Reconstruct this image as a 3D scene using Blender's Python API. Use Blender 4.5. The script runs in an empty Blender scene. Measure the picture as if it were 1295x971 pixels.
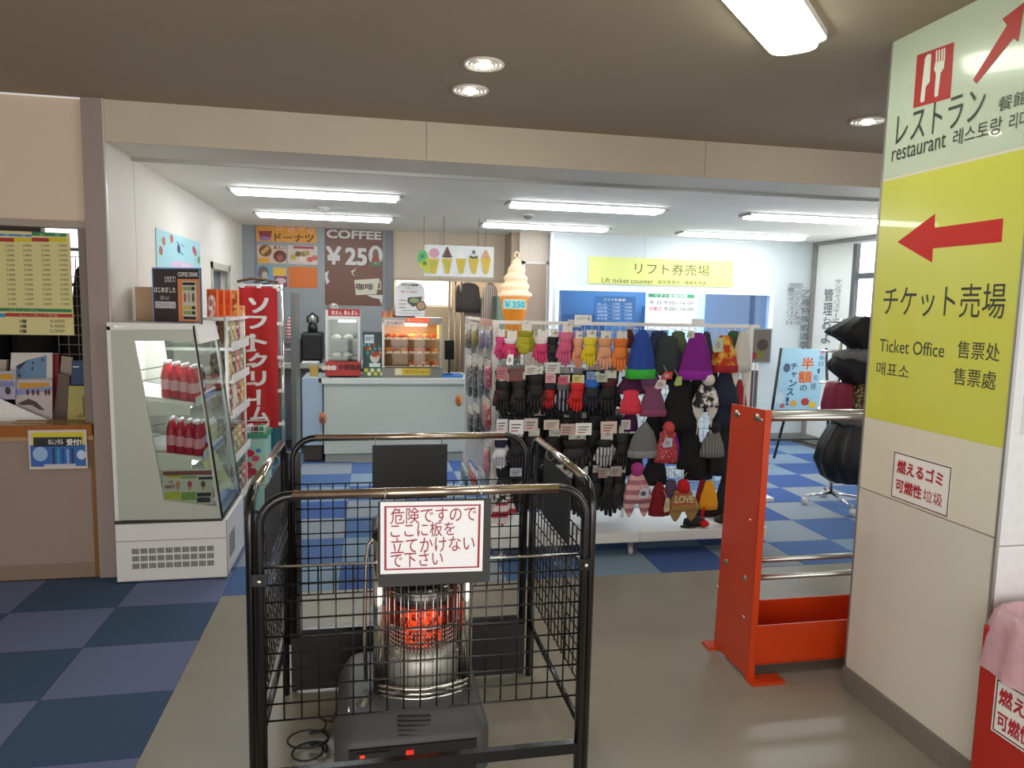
import bpy, math, random
import numpy as np
from mathutils import Vector, Matrix
random.seed(7)
C = bpy.context.scene.collection
# ---------------------------------------------------------------- camera
F = 912.0; EYE = 1.6
YAW, PIT, ROL = 0.19514980203259355, 0.10898913640600212, 0.021652107212567186
cy, sy, cp, sp, cr, sr = math.cos(YAW), math.sin(YAW), math.cos(PIT), math.sin(PIT), math.cos(ROL), math.sin(ROL)
fw = np.array([sy*cp, cy*cp, -sp]); rt = np.array([cy, -sy, 0.0]); up = np.cross(rt, fw)
rt, up = cr*rt + sr*up, -sr*rt + cr*up
cam = bpy.data.cameras.new('camera'); co = bpy.data.objects.new('camera', cam); C.objects.link(co)
cam.sensor_width = 36.0; cam.lens = F/1295*36.0; cam.clip_start = 0.02
co.matrix_world = Matrix(((rt[0], up[0], -fw[0], 0), (rt[1], up[1], -fw[1], 0), (rt[2], up[2], -fw[2], EYE), (0, 0, 0, 1)))
bpy.context.scene.camera = co
# ---------------------------------------------------------------- light
W = bpy.data.worlds.new('world'); bpy.context.scene.world = W; W.use_nodes = True
W.node_tree.nodes['Background'].inputs[0].default_value = (1.0, .96, .90, 1)
W.node_tree.nodes['Background'].inputs[1].default_value = 0.46
vs = bpy.context.scene.view_settings
vs.view_transform = 'Standard'; vs.look = 'None'; vs.gamma = 1.0; vs.exposure = 0.45
TUBE_E = 15.5; NEAR_E = 8.0; WIN_E = 3.4; SPOT_W = 9.0

def lamp(name, kind, loc, power, color=(1, 1, 1), size=1, size_y=None, rot=(0, 0, 0), spot=None):
    l = bpy.data.lights.new(name, kind); l.energy = power; l.color = color
    if kind == 'AREA':
        l.size = size
        if size_y: l.shape = 'RECTANGLE'; l.size_y = size_y
    else: l.shadow_soft_size = size
    if spot: l.spot_size = spot; l.spot_blend = .6
    o = bpy.data.objects.new(name, l); o.location = loc; o.rotation_euler = rot; C.objects.link(o); return o
# daylight through the glazed entrance side of the lobby, right of and behind the viewer
lamp('entrance_daylight', 'AREA', (3.6, -1.2, 1.6), 40, (.9, .95, 1), 2.0, 3.0, rot=(math.radians(80), 0, math.radians(35)))
lamp('lobby_fill', 'AREA', (-.3, -1.4, 1.25), 55, (1, .97, .94), 3.2, 2.0, rot=(math.radians(90), 0, 0))  # unseen fill light added behind the camera to brighten surfaces facing it
# daylight through the window in the ticket corner
lamp('window_daylight', 'AREA', (5.1, 6.3, 1.7), 5, (.93, .97, 1), 1.6, 1.3, rot=(math.radians(90), 0, math.radians(62)))

# area lights inside the ticket office and the kitchen, behind their openings
lamp('office_fill', 'AREA', (3.5, 8.65, 2.38), 16, (.8, .92, 1), 1.6, .6)  # unseen fill added to lift the dark blue office interior
lamp('kitchen_lamp', 'AREA', (.9, 9.0, 2.38), 12, (1, .95, .85), .8, .4)
# ---------------------------------------------------------------- projection onto real planes
def at(ax, v, px, py):
    d = fw + (px-647.5)/F*rt - (py-485.5)/F*up
    i = 'xyz'.index(ax); o = (0, 0, EYE)
    t = (v-o[i])/d[i]
    return Vector((t*d[0], t*d[1], EYE+t*d[2]))

# ---------------------------------------------------------------- materials
def lin(h):
    h = h.lstrip('#'); r = [int(h[i:i+2], 16)/255 for i in (0, 2, 4)]
    return [c/12.92 if c <= .04045 else ((c+.055)/1.055)**2.4 for c in r]
MATS = {}
def M(hexc, rough=.55, metal=0.0, noise=.06, scale=30, bump=0.0, emit=0.0, alpha=1.0, coat=0.0, key=None):
    k = (hexc, rough, metal, noise, scale, bump, emit, alpha, coat)
    if k in MATS: return MATS[k]
    m = bpy.data.materials.new('mat_%d' % len(MATS)); m.use_nodes = True
    n = m.node_tree.nodes; L = m.node_tree.links; b = n['Principled BSDF']
    c = lin(hexc); b.inputs['Base Color'].default_value = (*c, 1)
    b.inputs['Roughness'].default_value = rough; b.inputs['Metallic'].default_value = metal
    if coat: b.inputs['Coat Weight'].default_value = coat
    if noise or bump:
        tc = n.new('ShaderNodeTexCoord'); nz = n.new('ShaderNodeTexNoise'); nz.inputs['Scale'].default_value = scale
        nz.inputs['Detail'].default_value = 4
        L.new(tc.outputs['Object'], nz.inputs['Vector'])
        if noise:
            mr = n.new('ShaderNodeMapRange'); mr.inputs['To Min'].default_value = 1-noise*1.6; mr.inputs['To Max'].default_value = 1+noise*1.6
            mx = n.new('ShaderNodeMix'); mx.data_type = 'RGBA'; mx.blend_type = 'MULTIPLY'; mx.inputs[0].default_value = 1
            L.new(nz.outputs[0], mr.inputs[0]); mx.inputs[6].default_value = (*c, 1)
            L.new(mr.outputs[0], mx.inputs[7]); L.new(mx.outputs[2], b.inputs['Base Color'])
        if bump:
            bp = n.new('ShaderNodeBump'); bp.inputs['Strength'].default_value = bump; bp.inputs['Distance'].default_value = .01
            L.new(nz.outputs[0], bp.inputs['Height']); L.new(bp.outputs[0], b.inputs['Normal'])
    if emit:
        b.inputs['Emission Color'].default_value = (*c, 1); b.inputs['Emission Strength'].default_value = emit
    if alpha < 1: b.inputs['Alpha'].default_value = alpha
    MATS[k] = m; return m
def P(hexc): return M(hexc, .5, noise=0)                    # flat print
def glass(tint='#ffffff', mix=.88, rough=.03):
    k = ('glass', tint, mix, rough)
    if k in MATS: return MATS[k]
    m = bpy.data.materials.new('glass_%d' % len(MATS)); m.use_nodes = True
    n = m.node_tree.nodes; L = m.node_tree.links; n.clear()
    o = n.new('ShaderNodeOutputMaterial'); t = n.new('ShaderNodeBsdfTransparent'); g = n.new('ShaderNodeBsdfGlossy')
    t.inputs[0].default_value = (*lin(tint), 1); g.inputs['Roughness'].default_value = rough
    lw = n.new('ShaderNodeFresnel'); lw.inputs[0].default_value = 1.45
    mm = n.new('ShaderNodeMath'); mm.operation = 'MULTIPLY_ADD'; mm.inputs[1].default_value = .4; mm.inputs[2].default_value = (1-mix)*.3; mm.use_clamp = True
    x = n.new('ShaderNodeMixShader')
    L.new(lw.outputs[0], mm.inputs[0]); L.new(mm.outputs[0], x.inputs[0])
    L.new(t.outputs[0], x.inputs[1]); L.new(g.outputs[0], x.inputs[2]); L.new(x.outputs[0], o.inputs[0])
    MATS[k] = m; return m
def pattern(kind, a, b, scale=40, rough=.8, thr=.5):
    """knit / print patterns that belong to the cloth itself"""
    k = ('pat', kind, a, b, scale, thr)
    if k in MATS: return MATS[k]
    m = bpy.data.materials.new('pattern_%d' % len(MATS)); m.use_nodes = True
    n = m.node_tree.nodes; L = m.node_tree.links; s = n['Principled BSDF']; s.inputs['Roughness'].default_value = rough
    tc = n.new('ShaderNodeTexCoord')
    if kind == 'stripe': t = n.new('ShaderNodeTexWave'); t.bands_direction = 'Z'; t.inputs['Scale'].default_value = scale; out = t.outputs['Fac']
    elif kind == 'vstripe': t = n.new('ShaderNodeTexWave'); t.bands_direction = 'X'; t.inputs['Scale'].default_value = scale; out = t.outputs['Fac']
    elif kind == 'dots': t = n.new('ShaderNodeTexVoronoi'); t.inputs['Scale'].default_value = scale; out = t.outputs['Distance']
    else: t = n.new('ShaderNodeTexNoise'); t.inputs['Scale'].default_value = scale; out = t.outputs[0]
    L.new(tc.outputs['Object'], t.inputs['Vector'])
    r = n.new('ShaderNodeValToRGB'); e = r.color_ramp.elements
    e[0].color = (*lin(a), 1); e[1].color = (*lin(b), 1); e[0].position = max(0, thr-.06); e[1].position = min(1, thr+.06)
    L.new(out, r.inputs[0]); L.new(r.outputs[0], s.inputs['Base Color'])
    MATS[k] = m; return m

# ---------------------------------------------------------------- mesh builder
class MB:
    def __init__(s): s.v = []; s.f = []; s.m = []; s.sm = []; s.mats = []; s.mi = 0; s.smooth = False; s.X = None
    def mat(s, m):
        if m not in s.mats: s.mats.append(m)
        s.mi = s.mats.index(m); return s
    def add(s, vs_, fs, smooth=None):
        b = len(s.v)
        for p in vs_:
            p = Vector(p); s.v.append(s.X @ p if s.X else p)
        for f in fs:
            s.f.append(tuple(b+i for i in f)); s.m.append(s.mi); s.sm.append(s.smooth if smooth is None else smooth)
        return s
    def box(s, x0, y0, z0, x1, y1, z1):
        if x0 > x1: x0, x1 = x1, x0
        if y0 > y1: y0, y1 = y1, y0
        if z0 > z1: z0, z1 = z1, z0
        return s.add([(x0,y0,z0),(x1,y0,z0),(x1,y1,z0),(x0,y1,z0),(x0,y0,z1),(x1,y0,z1),(x1,y1,z1),(x0,y1,z1)],
                     [(0,3,2,1),(4,5,6,7),(0,1,5,4),(1,2,6,5),(2,3,7,6),(3,0,4,7)], False)
    def prism(s, pts, d, smooth=False):
        """polygon of 3-D points extruded by vector d"""
        n = len(pts); d = Vector(d); a = [Vector(p) for p in pts]
        fs = [tuple(range(n))[::-1], tuple(range(n, 2*n))] + [(i, (i+1) % n, n+(i+1) % n, n+i) for i in range(n)]
        nn = (a[1]-a[0]).cross(a[2]-a[1])
        if nn.dot(d) < 0: fs = [f[::-1] for f in fs]
        return s.add(a+[p+d for p in a], fs, smooth)
    def tube(s, pts, r, n=8, closed=False):
        pts = [Vector(p) for p in pts]; N = len(pts); vs_ = []; fs = []
        prev = None
        for i, p in enumerate(pts):
            if closed: t = (pts[(i+1) % N]-pts[i-1]).normalized()
            else: t = (pts[min(i+1, N-1)]-pts[max(i-1, 0)]).normalized()
            if prev is None:
                a = Vector((0, 0, 1)) if abs(t.z) < .9 else Vector((1, 0, 0)); u = t.cross(a).normalized()
            else: u = (prev - t*prev.dot(t)).normalized()
            prev = u; w = t.cross(u)
            rr = r[i] if isinstance(r, (list, tuple)) else r
            for k in range(n):
                a = 2*math.pi*k/n; vs_.append(p+(u*math.cos(a)+w*math.sin(a))*rr)
        for i in range(N if closed else N-1):
            j = (i+1) % N
            for k in range(n): fs.append((i*n+k, i*n+(k+1) % n, j*n+(k+1) % n, j*n+k))
        if not closed: fs += [tuple(range(n))[::-1], tuple((N-1)*n+k for k in range(n))]
        return s.add(vs_, fs, True)
    def loft(s, rings, n=16, c=(0, 0, 0), wave=None, caps=True, smooth=True):
        """rings: (z, rx, ry[, ox, oy])"""
        vs_ = []; fs = []
        for i, R in enumerate(rings):
            z, rx, ry = R[:3]; ox, oy = (R[3], R[4]) if len(R) > 4 else (0, 0)
            for k in range(n):
                a = 2*math.pi*k/n; w = 1 + (wave(a, i/(len(rings)-1)) if wave else 0)
                vs_.append((c[0]+ox+rx*w*math.cos(a), c[1]+oy+ry*w*math.sin(a), c[2]+z))
        N = len(rings); flip = rings[-1][0] < rings[0][0]
        for i in range(N-1):
            for k in range(n): fs.append((i*n+k, i*n+(k+1) % n, (i+1)*n+(k+1) % n, (i+1)*n+k))
        if caps: fs += [tuple(range(n))[::-1], tuple((N-1)*n+k for k in range(n))]
        if flip: fs = [f[::-1] for f in fs]
        return s.add(vs_, fs, smooth)
    def ball(s, c, r, n=12, m=7, jit=0):
        r = (r, r, r) if not isinstance(r, (tuple, list)) else r
        rg = []
        for i in range(m):
            a = -math.pi/2 + math.pi*(i+.0)/(m-1); a = max(-1.5, min(1.5, a))
            j = 1+random.uniform(-jit, jit)
            rg.append((r[2]*math.sin(a), r[0]*math.cos(a)*j, r[1]*math.cos(a)*j))
        wv = (lambda a, t: random.uniform(-jit, jit)) if jit else None
        return s.loft(rg, n, c, wave=wv)
    def build(s, name, m=None, parent=None, label=None, cat=None, group=None, kind=None, bevel=0, off=None, sub=0):
        me = bpy.data.meshes.new(name); o0 = ORG.get(parent.name, Vector((0, 0, 0))) if parent else Vector((0, 0, 0))
        if off is not None: o0 = Vector(off)
        me.from_pydata([tuple(p-o0) for p in s.v], [], s.f)
        mats = s.mats or [m]
        for x in mats: me.materials.append(x)
        if s.mats: me.polygons.foreach_set('material_index', s.m)
        me.polygons.foreach_set('use_smooth', s.sm)
        me.update()
        o = bpy.data.objects.new(name, me); C.objects.link(o)
        if parent: o.parent = parent; ORG[o.name] = o0
        elif off is not None: o.location = o0
        tag(o, label, cat, group, kind)
        if bevel:
            b = o.modifiers.new('bevel', 'BEVEL'); b.width = bevel; b.segments = 2; b.limit_method = 'ANGLE'
        if sub:
            b = o.modifiers.new('sub', 'SUBSURF'); b.levels = sub; b.render_levels = sub
        return o
ORG = {}
ORD = ('first', 'second', 'third', 'fourth', 'fifth', 'sixth', 'seventh', 'eighth', 'ninth', 'tenth', 'eleventh', 'twelfth')
def tag(o, label=None, cat=None, group=None, kind=None):
    if label: o['label'] = label
    if cat: o['category'] = cat
    if group: o['group'] = group
    if kind: o['kind'] = kind
    return o
def thing(name, label, cat, loc, group=None):
    o = bpy.data.objects.new(name, None); o.empty_display_size = .05; C.objects.link(o); o.location = loc
    ORG[o.name] = Vector(loc); return tag(o, label, cat, group)
def struct(name, mb, m=None, parent=None, bevel=0):
    return mb.build(name, m, parent, kind=None if parent else 'structure', bevel=bevel)
def part(name, fn, m, parent, **k):
    b = MB(); fn(b); return b.build(name, m, parent, **k)
def B(*a): return lambda b: b.box(*a)

# ---------------------------------------------------------------- lettering
GL = {}
def glyphs(body, bold=0.0):
    k = (body, bold)
    if k in GL: return GL[k]
    cu = bpy.data.curves.new('t', 'FONT'); cu.body = body; cu.resolution_u = 3; cu.offset = bold; cu.fill_mode = 'FRONT'
    ob = bpy.data.objects.new('t', cu)
    me = bpy.data.meshes.new_from_object(ob)
    vs_ = [(v.co.x, v.co.y) for v in me.vertices]; fs = [tuple(p.vertices) for p in me.polygons]
    bpy.data.objects.remove(ob); bpy.data.curves.remove(cu); bpy.data.meshes.remove(me)
    if not vs_: vs_ = [(0, 0), (1, 0), (0, 1)]; fs = []
    x = [p[0] for p in vs_]; y = [p[1] for p in vs_]
    GL[k] = (vs_, fs, min(x), min(y), max(x), max(y)); return GL[k]

class Sheet:
    """flat sign: local u (right), v (up), n (outward); o = lower-left corner in world"""
    def __init__(s, o, U, V=(0, 0, 1), pl=None):
        s.o = Vector(o); s.U = Vector(U).normalized(); s.V = Vector(V).normalized(); s.N = s.U.cross(s.V)
        s.mb = MB(); s.k = 1; s.pl = pl; s.step = .0006
    def w(s, u, v, n=0): return s.o+s.U*u+s.V*v+s.N*n
    def uv(s, px, py):
        d = Vector(fw + (px-647.5)/F*rt - (py-485.5)/F*up); e = Vector((0, 0, EYE))
        t = (s.o-e).dot(s.N)/d.dot(s.N); q = e+d*t-s.o
        return q.dot(s.U), q.dot(s.V)
    def pb(s, x0, y0, x1, y1):
        a = s.uv(x0, y0); b = s.uv(x1, y1); return min(a[0], b[0]), min(a[1], b[1]), max(a[0], b[0]), max(a[1], b[1])
    def layer(s): s.k += 1; return s
    def poly(s, pts, m, px=False):
        if px: pts = [s.uv(*p) for p in pts]
        s.mb.mat(m)
        a = [s.w(p[0], p[1], s.k*s.step) for p in pts]
        n = (a[1]-a[0]).cross(a[2]-a[1])
        s.mb.add(a, [tuple(range(len(a)))], False)
        s.k += .15
        return s
    def rect(s, u0, v0, u1, v1, m, px=False):
        if px: u0, v0, u1, v1 = s.pb(u0, v0, u1, v1)
        return s.poly([(u0, v0), (u1, v0), (u1, v1), (u0, v1)], m)
    def frame(s, u0, v0, u1, v1, t, m, px=False):
        if px: u0, v0, u1, v1 = s.pb(u0, v0, u1, v1)
        for q in ((u0, v0, u1, v0+t), (u0, v1-t, u1, v1), (u0, v0+t, u0+t, v1-t), (u1-t, v0+t, u1, v1-t)): s.rect(*q, m)
        return s
    def disc(s, u, v, ru, rv, m, n=16, px=False):
        if px:
            a = s.pb(u-ru, v-rv, u+ru, v+rv); u, v, ru, rv = (a[0]+a[2])/2, (a[1]+a[3])/2, (a[2]-a[0])/2, (a[3]-a[1])/2
        return s.poly([(u+ru*math.cos(2*math.pi*i/n), v+rv*math.sin(2*math.pi*i/n)) for i in range(n)], m)
    def text(s, body, u0, v0, u1, v1, m, bold=0.0, px=False, shear=0):
        if px: u0, v0, u1, v1 = s.pb(u0, v0, u1, v1)
        vs_, fs, a, b, c, d = glyphs(body, 0)
        e = max(0, min(bold-.002, .035))*.9; sx = (u1-u0)/max(c-a+2*e, 1e-6); sv = (v1-v0)/max(d-b+2*e, 1e-6)
        s.mb.mat(m)      # heavier strokes: the same letters laid again slightly to the side
        for i_, (ox, oy) in enumerate(((e, e), (-e, -e), (e, -e), (-e, e), (0, 0)) if e > .004 else ((0, 0),)):
            s.mb.add([s.w(u0+(x+ox-a+e)*sx, v0+(y+oy-b+e)*sv, (s.k+.6+.02*i_)*s.step) for x, y in vs_], fs, False)
        return s
    def column(s, body, u0, v0, u1, v1, m, bold=0.0, px=False):
        if px: u0, v0, u1, v1 = s.pb(u0, v0, u1, v1)
        h = (v1-v0)/len(body)
        for i, ch in enumerate(body):
            t = v1-i*h
            if ch == 'ー': s.text('1' if False else 'l', (u0+u1)/2-(u1-u0)*.07, t-h*.9, (u0+u1)/2+(u1-u0)*.07, t-h*.1, m, bold)
            elif ch != ' ': s.text(ch, u0, t-h*.93, u1, t-h*.07, m, bold)
        return s
    def done(s, parent, name='print', label=None):
        return s.mb.build(name, None, parent, label=label)

def board(name, label, cat, sh, u0, v0, u1, v1, th, m, px=False, group=None, bevel=0):
    """thing > board + print; returns (thing, sheet)"""
    if px: u0, v0, u1, v1 = sh.pb(u0, v0, u1, v1)
    t = thing(name, label, cat, sh.w((u0+u1)/2, v0, -th), group)
    b = MB(); b.prism([sh.w(u0, v0), sh.w(u1, v0), sh.w(u1, v1), sh.w(u0, v1)], -sh.N*th)
    b.build('board', m, t, bevel=bevel); return t
def wallsheet(y): return Sheet((0, y, 0), (1, 0, 0))

# ---------------------------------------------------------------- palette
WALLW = M('#e6e0d6', .6, noise=.03, scale=4); CEILF = M('#a3957f', .8, noise=.03, scale=3); CEILS = M('#f0ece0', .7, noise=.03, scale=3)
BEAMM = M('#c9bda8', .6, noise=.04, scale=5); MAUVE = M('#a0918c', .6, noise=.03); CREAM = M('#e0cdb8', .6, noise=.03, scale=4)
GREYW = M('#8f9598', .5, noise=.04, scale=3); CHROME = M('#d8d4cc', .12, 1.0, noise=0); STEEL = M('#b8b8b4', .3, 1.0, noise=.03)
BLACK = M('#0c0c0d', .25, noise=.2, scale=60, coat=.3); MATBLK = M('#1a1a1b', .5, noise=.1); WHITEM = M('#eceae6', .35, noise=.02)
WHITE = P('#f4f2ee'); ORANGE = M('#c83c10', .35, noise=.04, coat=.1); DKRED = P('#a02430'); INK = P('#26241f')

# ================================================================ SETTING
vin = M('#8f8a7c', .36, noise=.10, scale=3.5, bump=.04)
fl = struct('floor', MB().box(-3.6, -1.5, -.05, 8.2, 9.6, -.012), M('#5a564e', .8))
part('vinyl_sheet', B(-.79, -1.5, -.012, 8.2, 3.98, 0), vin, fl)
tonesL = {0: '#2c4a75', 1: '#68749f'}
TC = {k: M(v, .95, noise=.12, scale=160, bump=.25) for k, v in dict(a='#3b5474', b='#68749a', c='#3c5a94', d='#7c93a8', e='#8a949e', f='#4a6898').items()}
def tile(x0, y0, x1, y1, k):
    g = .0015
    MB().box(x0+g, y0+g, -.012, x1-g, y1-g, .0015 if k in 'ace' else .0005).build('carpet_tile', TC[k], fl)
ys = [4.355-.448*i for i in range(8)]; xs = [-.79-.5*i for i in range(6)]
for i in range(5):
    for j in range(7): tile(xs[i+1], ys[j+1], xs[i], ys[j], 'a' if (i+j) % 2 == 1 else 'b')
ys = [3.98]+[4.42+.47*i for i in range(9)]+[8.6]; xs = [-.79, -.656+.0]+[-.656+.48*i for i in range(1, 13)]
for i in range(len(xs)-1):
    for j in range(len(ys)-1):
        par = (i+j) % 2
        k = 'c' if par == 0 else ('e' if (i*3+j) % 4 == 1 else 'd')
        if par == 0 and (i*5+j*3) % 4 == 0: k = 'f'
        tile(xs[i], ys[j], xs[i+1], ys[j+1], k)
for j in range(len(ys)-1):
    if ys[j+1] > 4.4: tile(-1.29, max(ys[j], 4.355), -.79, ys[j+1], 'b' if j % 2 else 'a')
struct('ceiling', MB().box(-3.6, -1.5, 2.65, 8.2, 4.36, 2.7), CEILF)
struct('ceiling_shop', MB().box(-1.405, 4.83, 2.425, 8.2, 9.6, 2.475), CEILS)
bm = struct('beam', MB().box(-1.5, 4.375, 2.44, 8.2, 4.83, 2.7), BEAMM)
for a, b_ in ((-1.405, .32), (.323, 2.072), (2.075, 4.2), (4.203, 8.2)):
    part('beam_panel', lambda b: b.box(a, 4.36, 2.43, b_, 4.375, 2.65), BEAMM, bm)
part('beam_soffit', B(-1.405, 4.376, 2.43, 8.2, 4.80, 2.44), M('#d6d0c2', .5, noise=.03), bm)
part('shutter_slot', B(-1.405, 4.80, 2.412, 8.2, 4.832, 2.44), M('#4a4642', .4), bm)
part('slot_edge', B(-1.405, 4.79, 2.408, 8.2, 4.80, 2.43), STEEL, bm)
# left shop wall (x=-1.405) with a doorway
wl = MB()
wl.box(-1.51, 4.84, 0, -1.405, 6.98, 2.65); wl.box(-1.51, 6.98, 1.88, -1.405, 7.78, 2.65); wl.box(-1.51, 7.78, 0, -1.405, 8.6, 2.65)
wls = struct('wall_left', wl, WALLW)
part('end_panel', B(-1.508, 4.362, 0, -1.405, 4.832, 2.65), WALLW, wls)
part('pillar_face', B(-1.515, 4.345, 0, -1.41, 4.362, 2.65), MAUVE, wls)
part('corner_trim', B(-1.41, 4.343, 0, -1.402, 4.36, 2.65), M('#cfc9c6', .3), wls)
d = MB(); d.box(-1.42, 6.94, 0, -1.395, 7.0, 1.93); d.box(-1.42, 7.76, 0, -1.395, 7.82, 1.93); d.box(-1.42, 6.94, 1.87, -1.395, 7.82, 1.93)
dr = struct('door_1', d, M('#b9b5a8', .5))
part('door_leaf', B(-1.50, 7.0, 0, -1.48, 7.76, 1.87), M('#6c7378', .5), dr)
# left: rental booth shell
struct('wall_booth', MB().box(-3.6, 4.40, 2.0, -1.515, 4.45, 2.65), CREAM)
struct('trim_1', MB().box(-3.6, 4.37, 1.965, -1.515, 4.45, 2.0), M('#a89c92', .5))
struct('trim_2', MB().box(-1.56, 4.36, .9, -1.515, 4.42, 1.965), M('#80746c', .5))
struct('wall_booth_back', MB().box(-3.6, 6.6, 0, -1.51, 6.65, 2.65), M('#6e6862', .7))
struct('wall_booth_side', MB().box(-3.65, -1.5, 0, -3.6, 6.65, 2.65), CREAM)
struct('ceiling_booth', MB().box(-3.6, 4.45, 2.5, -1.51, 6.6, 2.55), M('#cfc8bc', .7))
wb = struct('window_2', MB().box(-2.62, 6.56, 1.45, -1.55, 6.6, 2.3), M('#d8d2c8', .5))
part('pane', B(-2.58, 6.55, 1.5, -1.6, 6.56, 2.26), M('#f6f4ff', .3, emit=WIN_E*.5, noise=0), wb)
# back wall and kitchen
struct('wall_back', MB().box(-1.51, 8.6, 0, .26, 8.7, 2.425), GREYW)
struct('trim_3', MB().box(-1.27, 8.585, 0, -1.25, 8.6, 2.425), M('#777c80', .4))
struct('trim_4', MB().box(.17, 8.58, 0, .26, 8.6, 2.425), M('#6f7274', .4))
bk = MB(); bk.box(.26, 8.62, 1.88, 1.6, 8.7, 2.425); bk.box(.26, 8.62, 1.86, 1.6, 8.66, 1.885)
kb = struct('wall_kitchen_upper', bk, M('#cbb9a2', .6, noise=.03))
part('panel_joint', B(.80, 8.612, 1.88, .808, 8.622, 2.425), M('#a69884', .6), kb)
struct('wall_kitchen', MB().box(.26, 9.55, 0, 2.2, 9.6, 2.425), M('#b9a98f', .6))
kw = struct('window_3', MB().box(.30, 9.50, 1.55, 1.05, 9.54, 2.08), M('#c9c6bd', .4))
part('pane', B(.33, 9.49, 1.58, 1.02, 9.5, 2.05), M('#fffdf6', .3, emit=WIN_E*.6, noise=0), kw)
# partition left of ticket wall: steel framed glass door
struct('wall_partition', MB().box(1.58, 8.2, 0, 1.66, 9.55, 2.425), M('#a5917c', .6))
d3 = MB(); d3.box(1.70, 8.12, 0, 1.73, 8.16, 2.1); d3.box(1.98, 8.12, 0, 2.0, 8.16, 2.1); d3.box(1.70, 8.12, 2.07, 2.0, 8.16, 2.1)
dd = struct('door_2', d3, M('#cfc9bf', .4))
part('door_leaf', B(1.73, 8.13, 0, 1.98, 8.15, 2.07), M('#a08d7b', .5), dd)
part('transom', B(1.66, 8.12, 2.1, 2.0, 8.2, 2.425), M('#c8b9a8', .5), dd)
# ticket wall y=8.0
wt = MB()
x0, x1, zt = 2.0, 5.285, 1.80
wt.box(x0, 8.0, zt, x1, 8.1, 2.425); wt.box(x0, 8.0, 0, 2.08, 8.1, zt); wt.box(4.75, 8.0, 0, x1, 8.1, zt); wt.box(2.08, 8.0, 0, 4.75, 8.1, 1.0)
tw = struct('wall_ticket', wt, M('#cdd5d6', .5, noise=.02))
part('corner_post', B(1.985, 7.975, 0, 2.02, 8.02, 2.42), M('#f0f0ee', .35), tw)
part('wall_seam', B(3.11, 7.996, 1.8, 3.114, 8.0, 2.42), M('#c4c6c4', .5), tw)
part('skirting', B(4.2, 7.985, 0, 5.285, 8.0, .1), M('#8f8f8a', .5), tw)
w4 = MB(); w4.box(2.06, 7.98, 1.0, 2.1, 8.04, 1.82); w4.box(4.72, 7.98, 1.0, 4.77, 8.04, 1.82); w4.box(2.1, 7.98, 1.78, 4.72, 8.04, 1.82); w4.box(2.1, 7.9, 1.0, 4.72, 8.1, 1.05); w4.box(3.32, 7.98, 1.05, 3.34, 8.04, 1.78)
wn = struct('window_1', w4, M('#f2f2f0', .4))
part('pane', B(2.1, 8.0, 1.05, 4.72, 8.008, 1.78), glass('#e8f3ff', .9), wn)
bl = MB(); bl.box(2.0, 9.2, 0, 5.285, 9.25, 2.425); bl.box(2.0, 8.1, 0, 2.03, 9.2, 2.425); bl.box(5.255, 8.1, 0, 5.285, 9.2, 2.425)
tb = struct('wall_ticket_office', bl, M('#6a9cc4', .5, noise=.05, scale=2))
part('office_blind', B(3.95, 9.15, 1.05, 4.45, 9.18, 2.0), M('#bfe6f6', .4, emit=1.1, noise=0), tb)
part('office_cabinet', B(2.35, 8.9, 0, 2.95, 9.15, 1.5), M('#4a7aac', .5), tb)
part('office_shelf', B(3.55, 8.95, 0, 3.85, 9.15, 1.62), M('#5a88b4', .5), tb)
# right wall x=5.285 with window
wr = MB(); X = 5.285
wr.box(X, 7.28, 0, X+.1, 9.3, 2.425); wr.box(X, 4.0, 0, X+.1, 7.28, .85); wr.box(X, 4.0, 2.36, X+.1, 7.28, 2.425)
wrr = struct('wall_right', wr, M('#e9e8e2', .5, noise=.02))
part('corner_trim', B(5.255, 7.93, 0, 5.285, 7.99, 2.42), M('#8f8b84', .4), wrr)
part('top_rail', B(5.255, 5.0, 2.385, 5.285, 7.93, 2.42), M('#97928b', .4), wrr)
part('skirting', B(5.27, 7.0, 0, 5.285, 7.93, .1), M('#8f8f8a', .5), wrr)
w5 = MB(); w5.box(5.285, 7.22, .85, 5.345, 7.28, 2.36); w5.box(5.285, 4.0, 1.97, 5.345, 7.22, 2.03); w5.box(5.285, 4.0, .85, 5.345, 7.22, .9); w5.box(5.285, 6.55, .9, 5.345, 6.6, 2.36)
wn5 = struct('window_4', w5, M('#55585a', .4))
part('pane', B(5.335, 4.0, .9, 5.345, 7.22, 2.36), M('#ffffff', .3, emit=WIN_E*.36, noise=0), wn5)
struct('wall_shop_front_right', MB().box(5.285, 3.98, 0, 8.2, 4.2, 2.43), WALLW)
# foreground column
cx0, cx1, cy0, cy1 = 2.0, 2.75, 1.93, 2.61
col = struct('column', MB().box(cx0+.01, cy0+.01, 0, cx1, cy1-.01, 2.65), M('#c9c3b4', .5))
CP = M('#e6e1cf', .22, noise=.02, scale=3, coat=.3); CP2 = M('#ddd8cc', .3, noise=.02, scale=3)
part('wall_panel', B(cx0, cy0+.006, .095, cx0+.01, cy1-.006, .876), CP2, col)
part('wall_panel', B(cx0, cy0+.006, .881, cx0+.01, cy1-.006, 1.172), CP, col)
part('wall_panel', B(cx0, cy0+.006, 1.172, cx0+.01, cy1-.006, 2.65), CP, col)
part('wall_panel', B(cx0+.006, cy0, .095, cx1, cy0+.01, .85), M('#dcdcdc', .4), col)
part('wall_panel', B(cx0+.006, cy0, .855, cx1, cy0+.01, 2.65), M('#dcdcdc', .4), col)
part('baseboard', B(cx0-.012, cy0-.012, 0, cx1, cy1, .093), M('#7d786c', .5), col)
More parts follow.
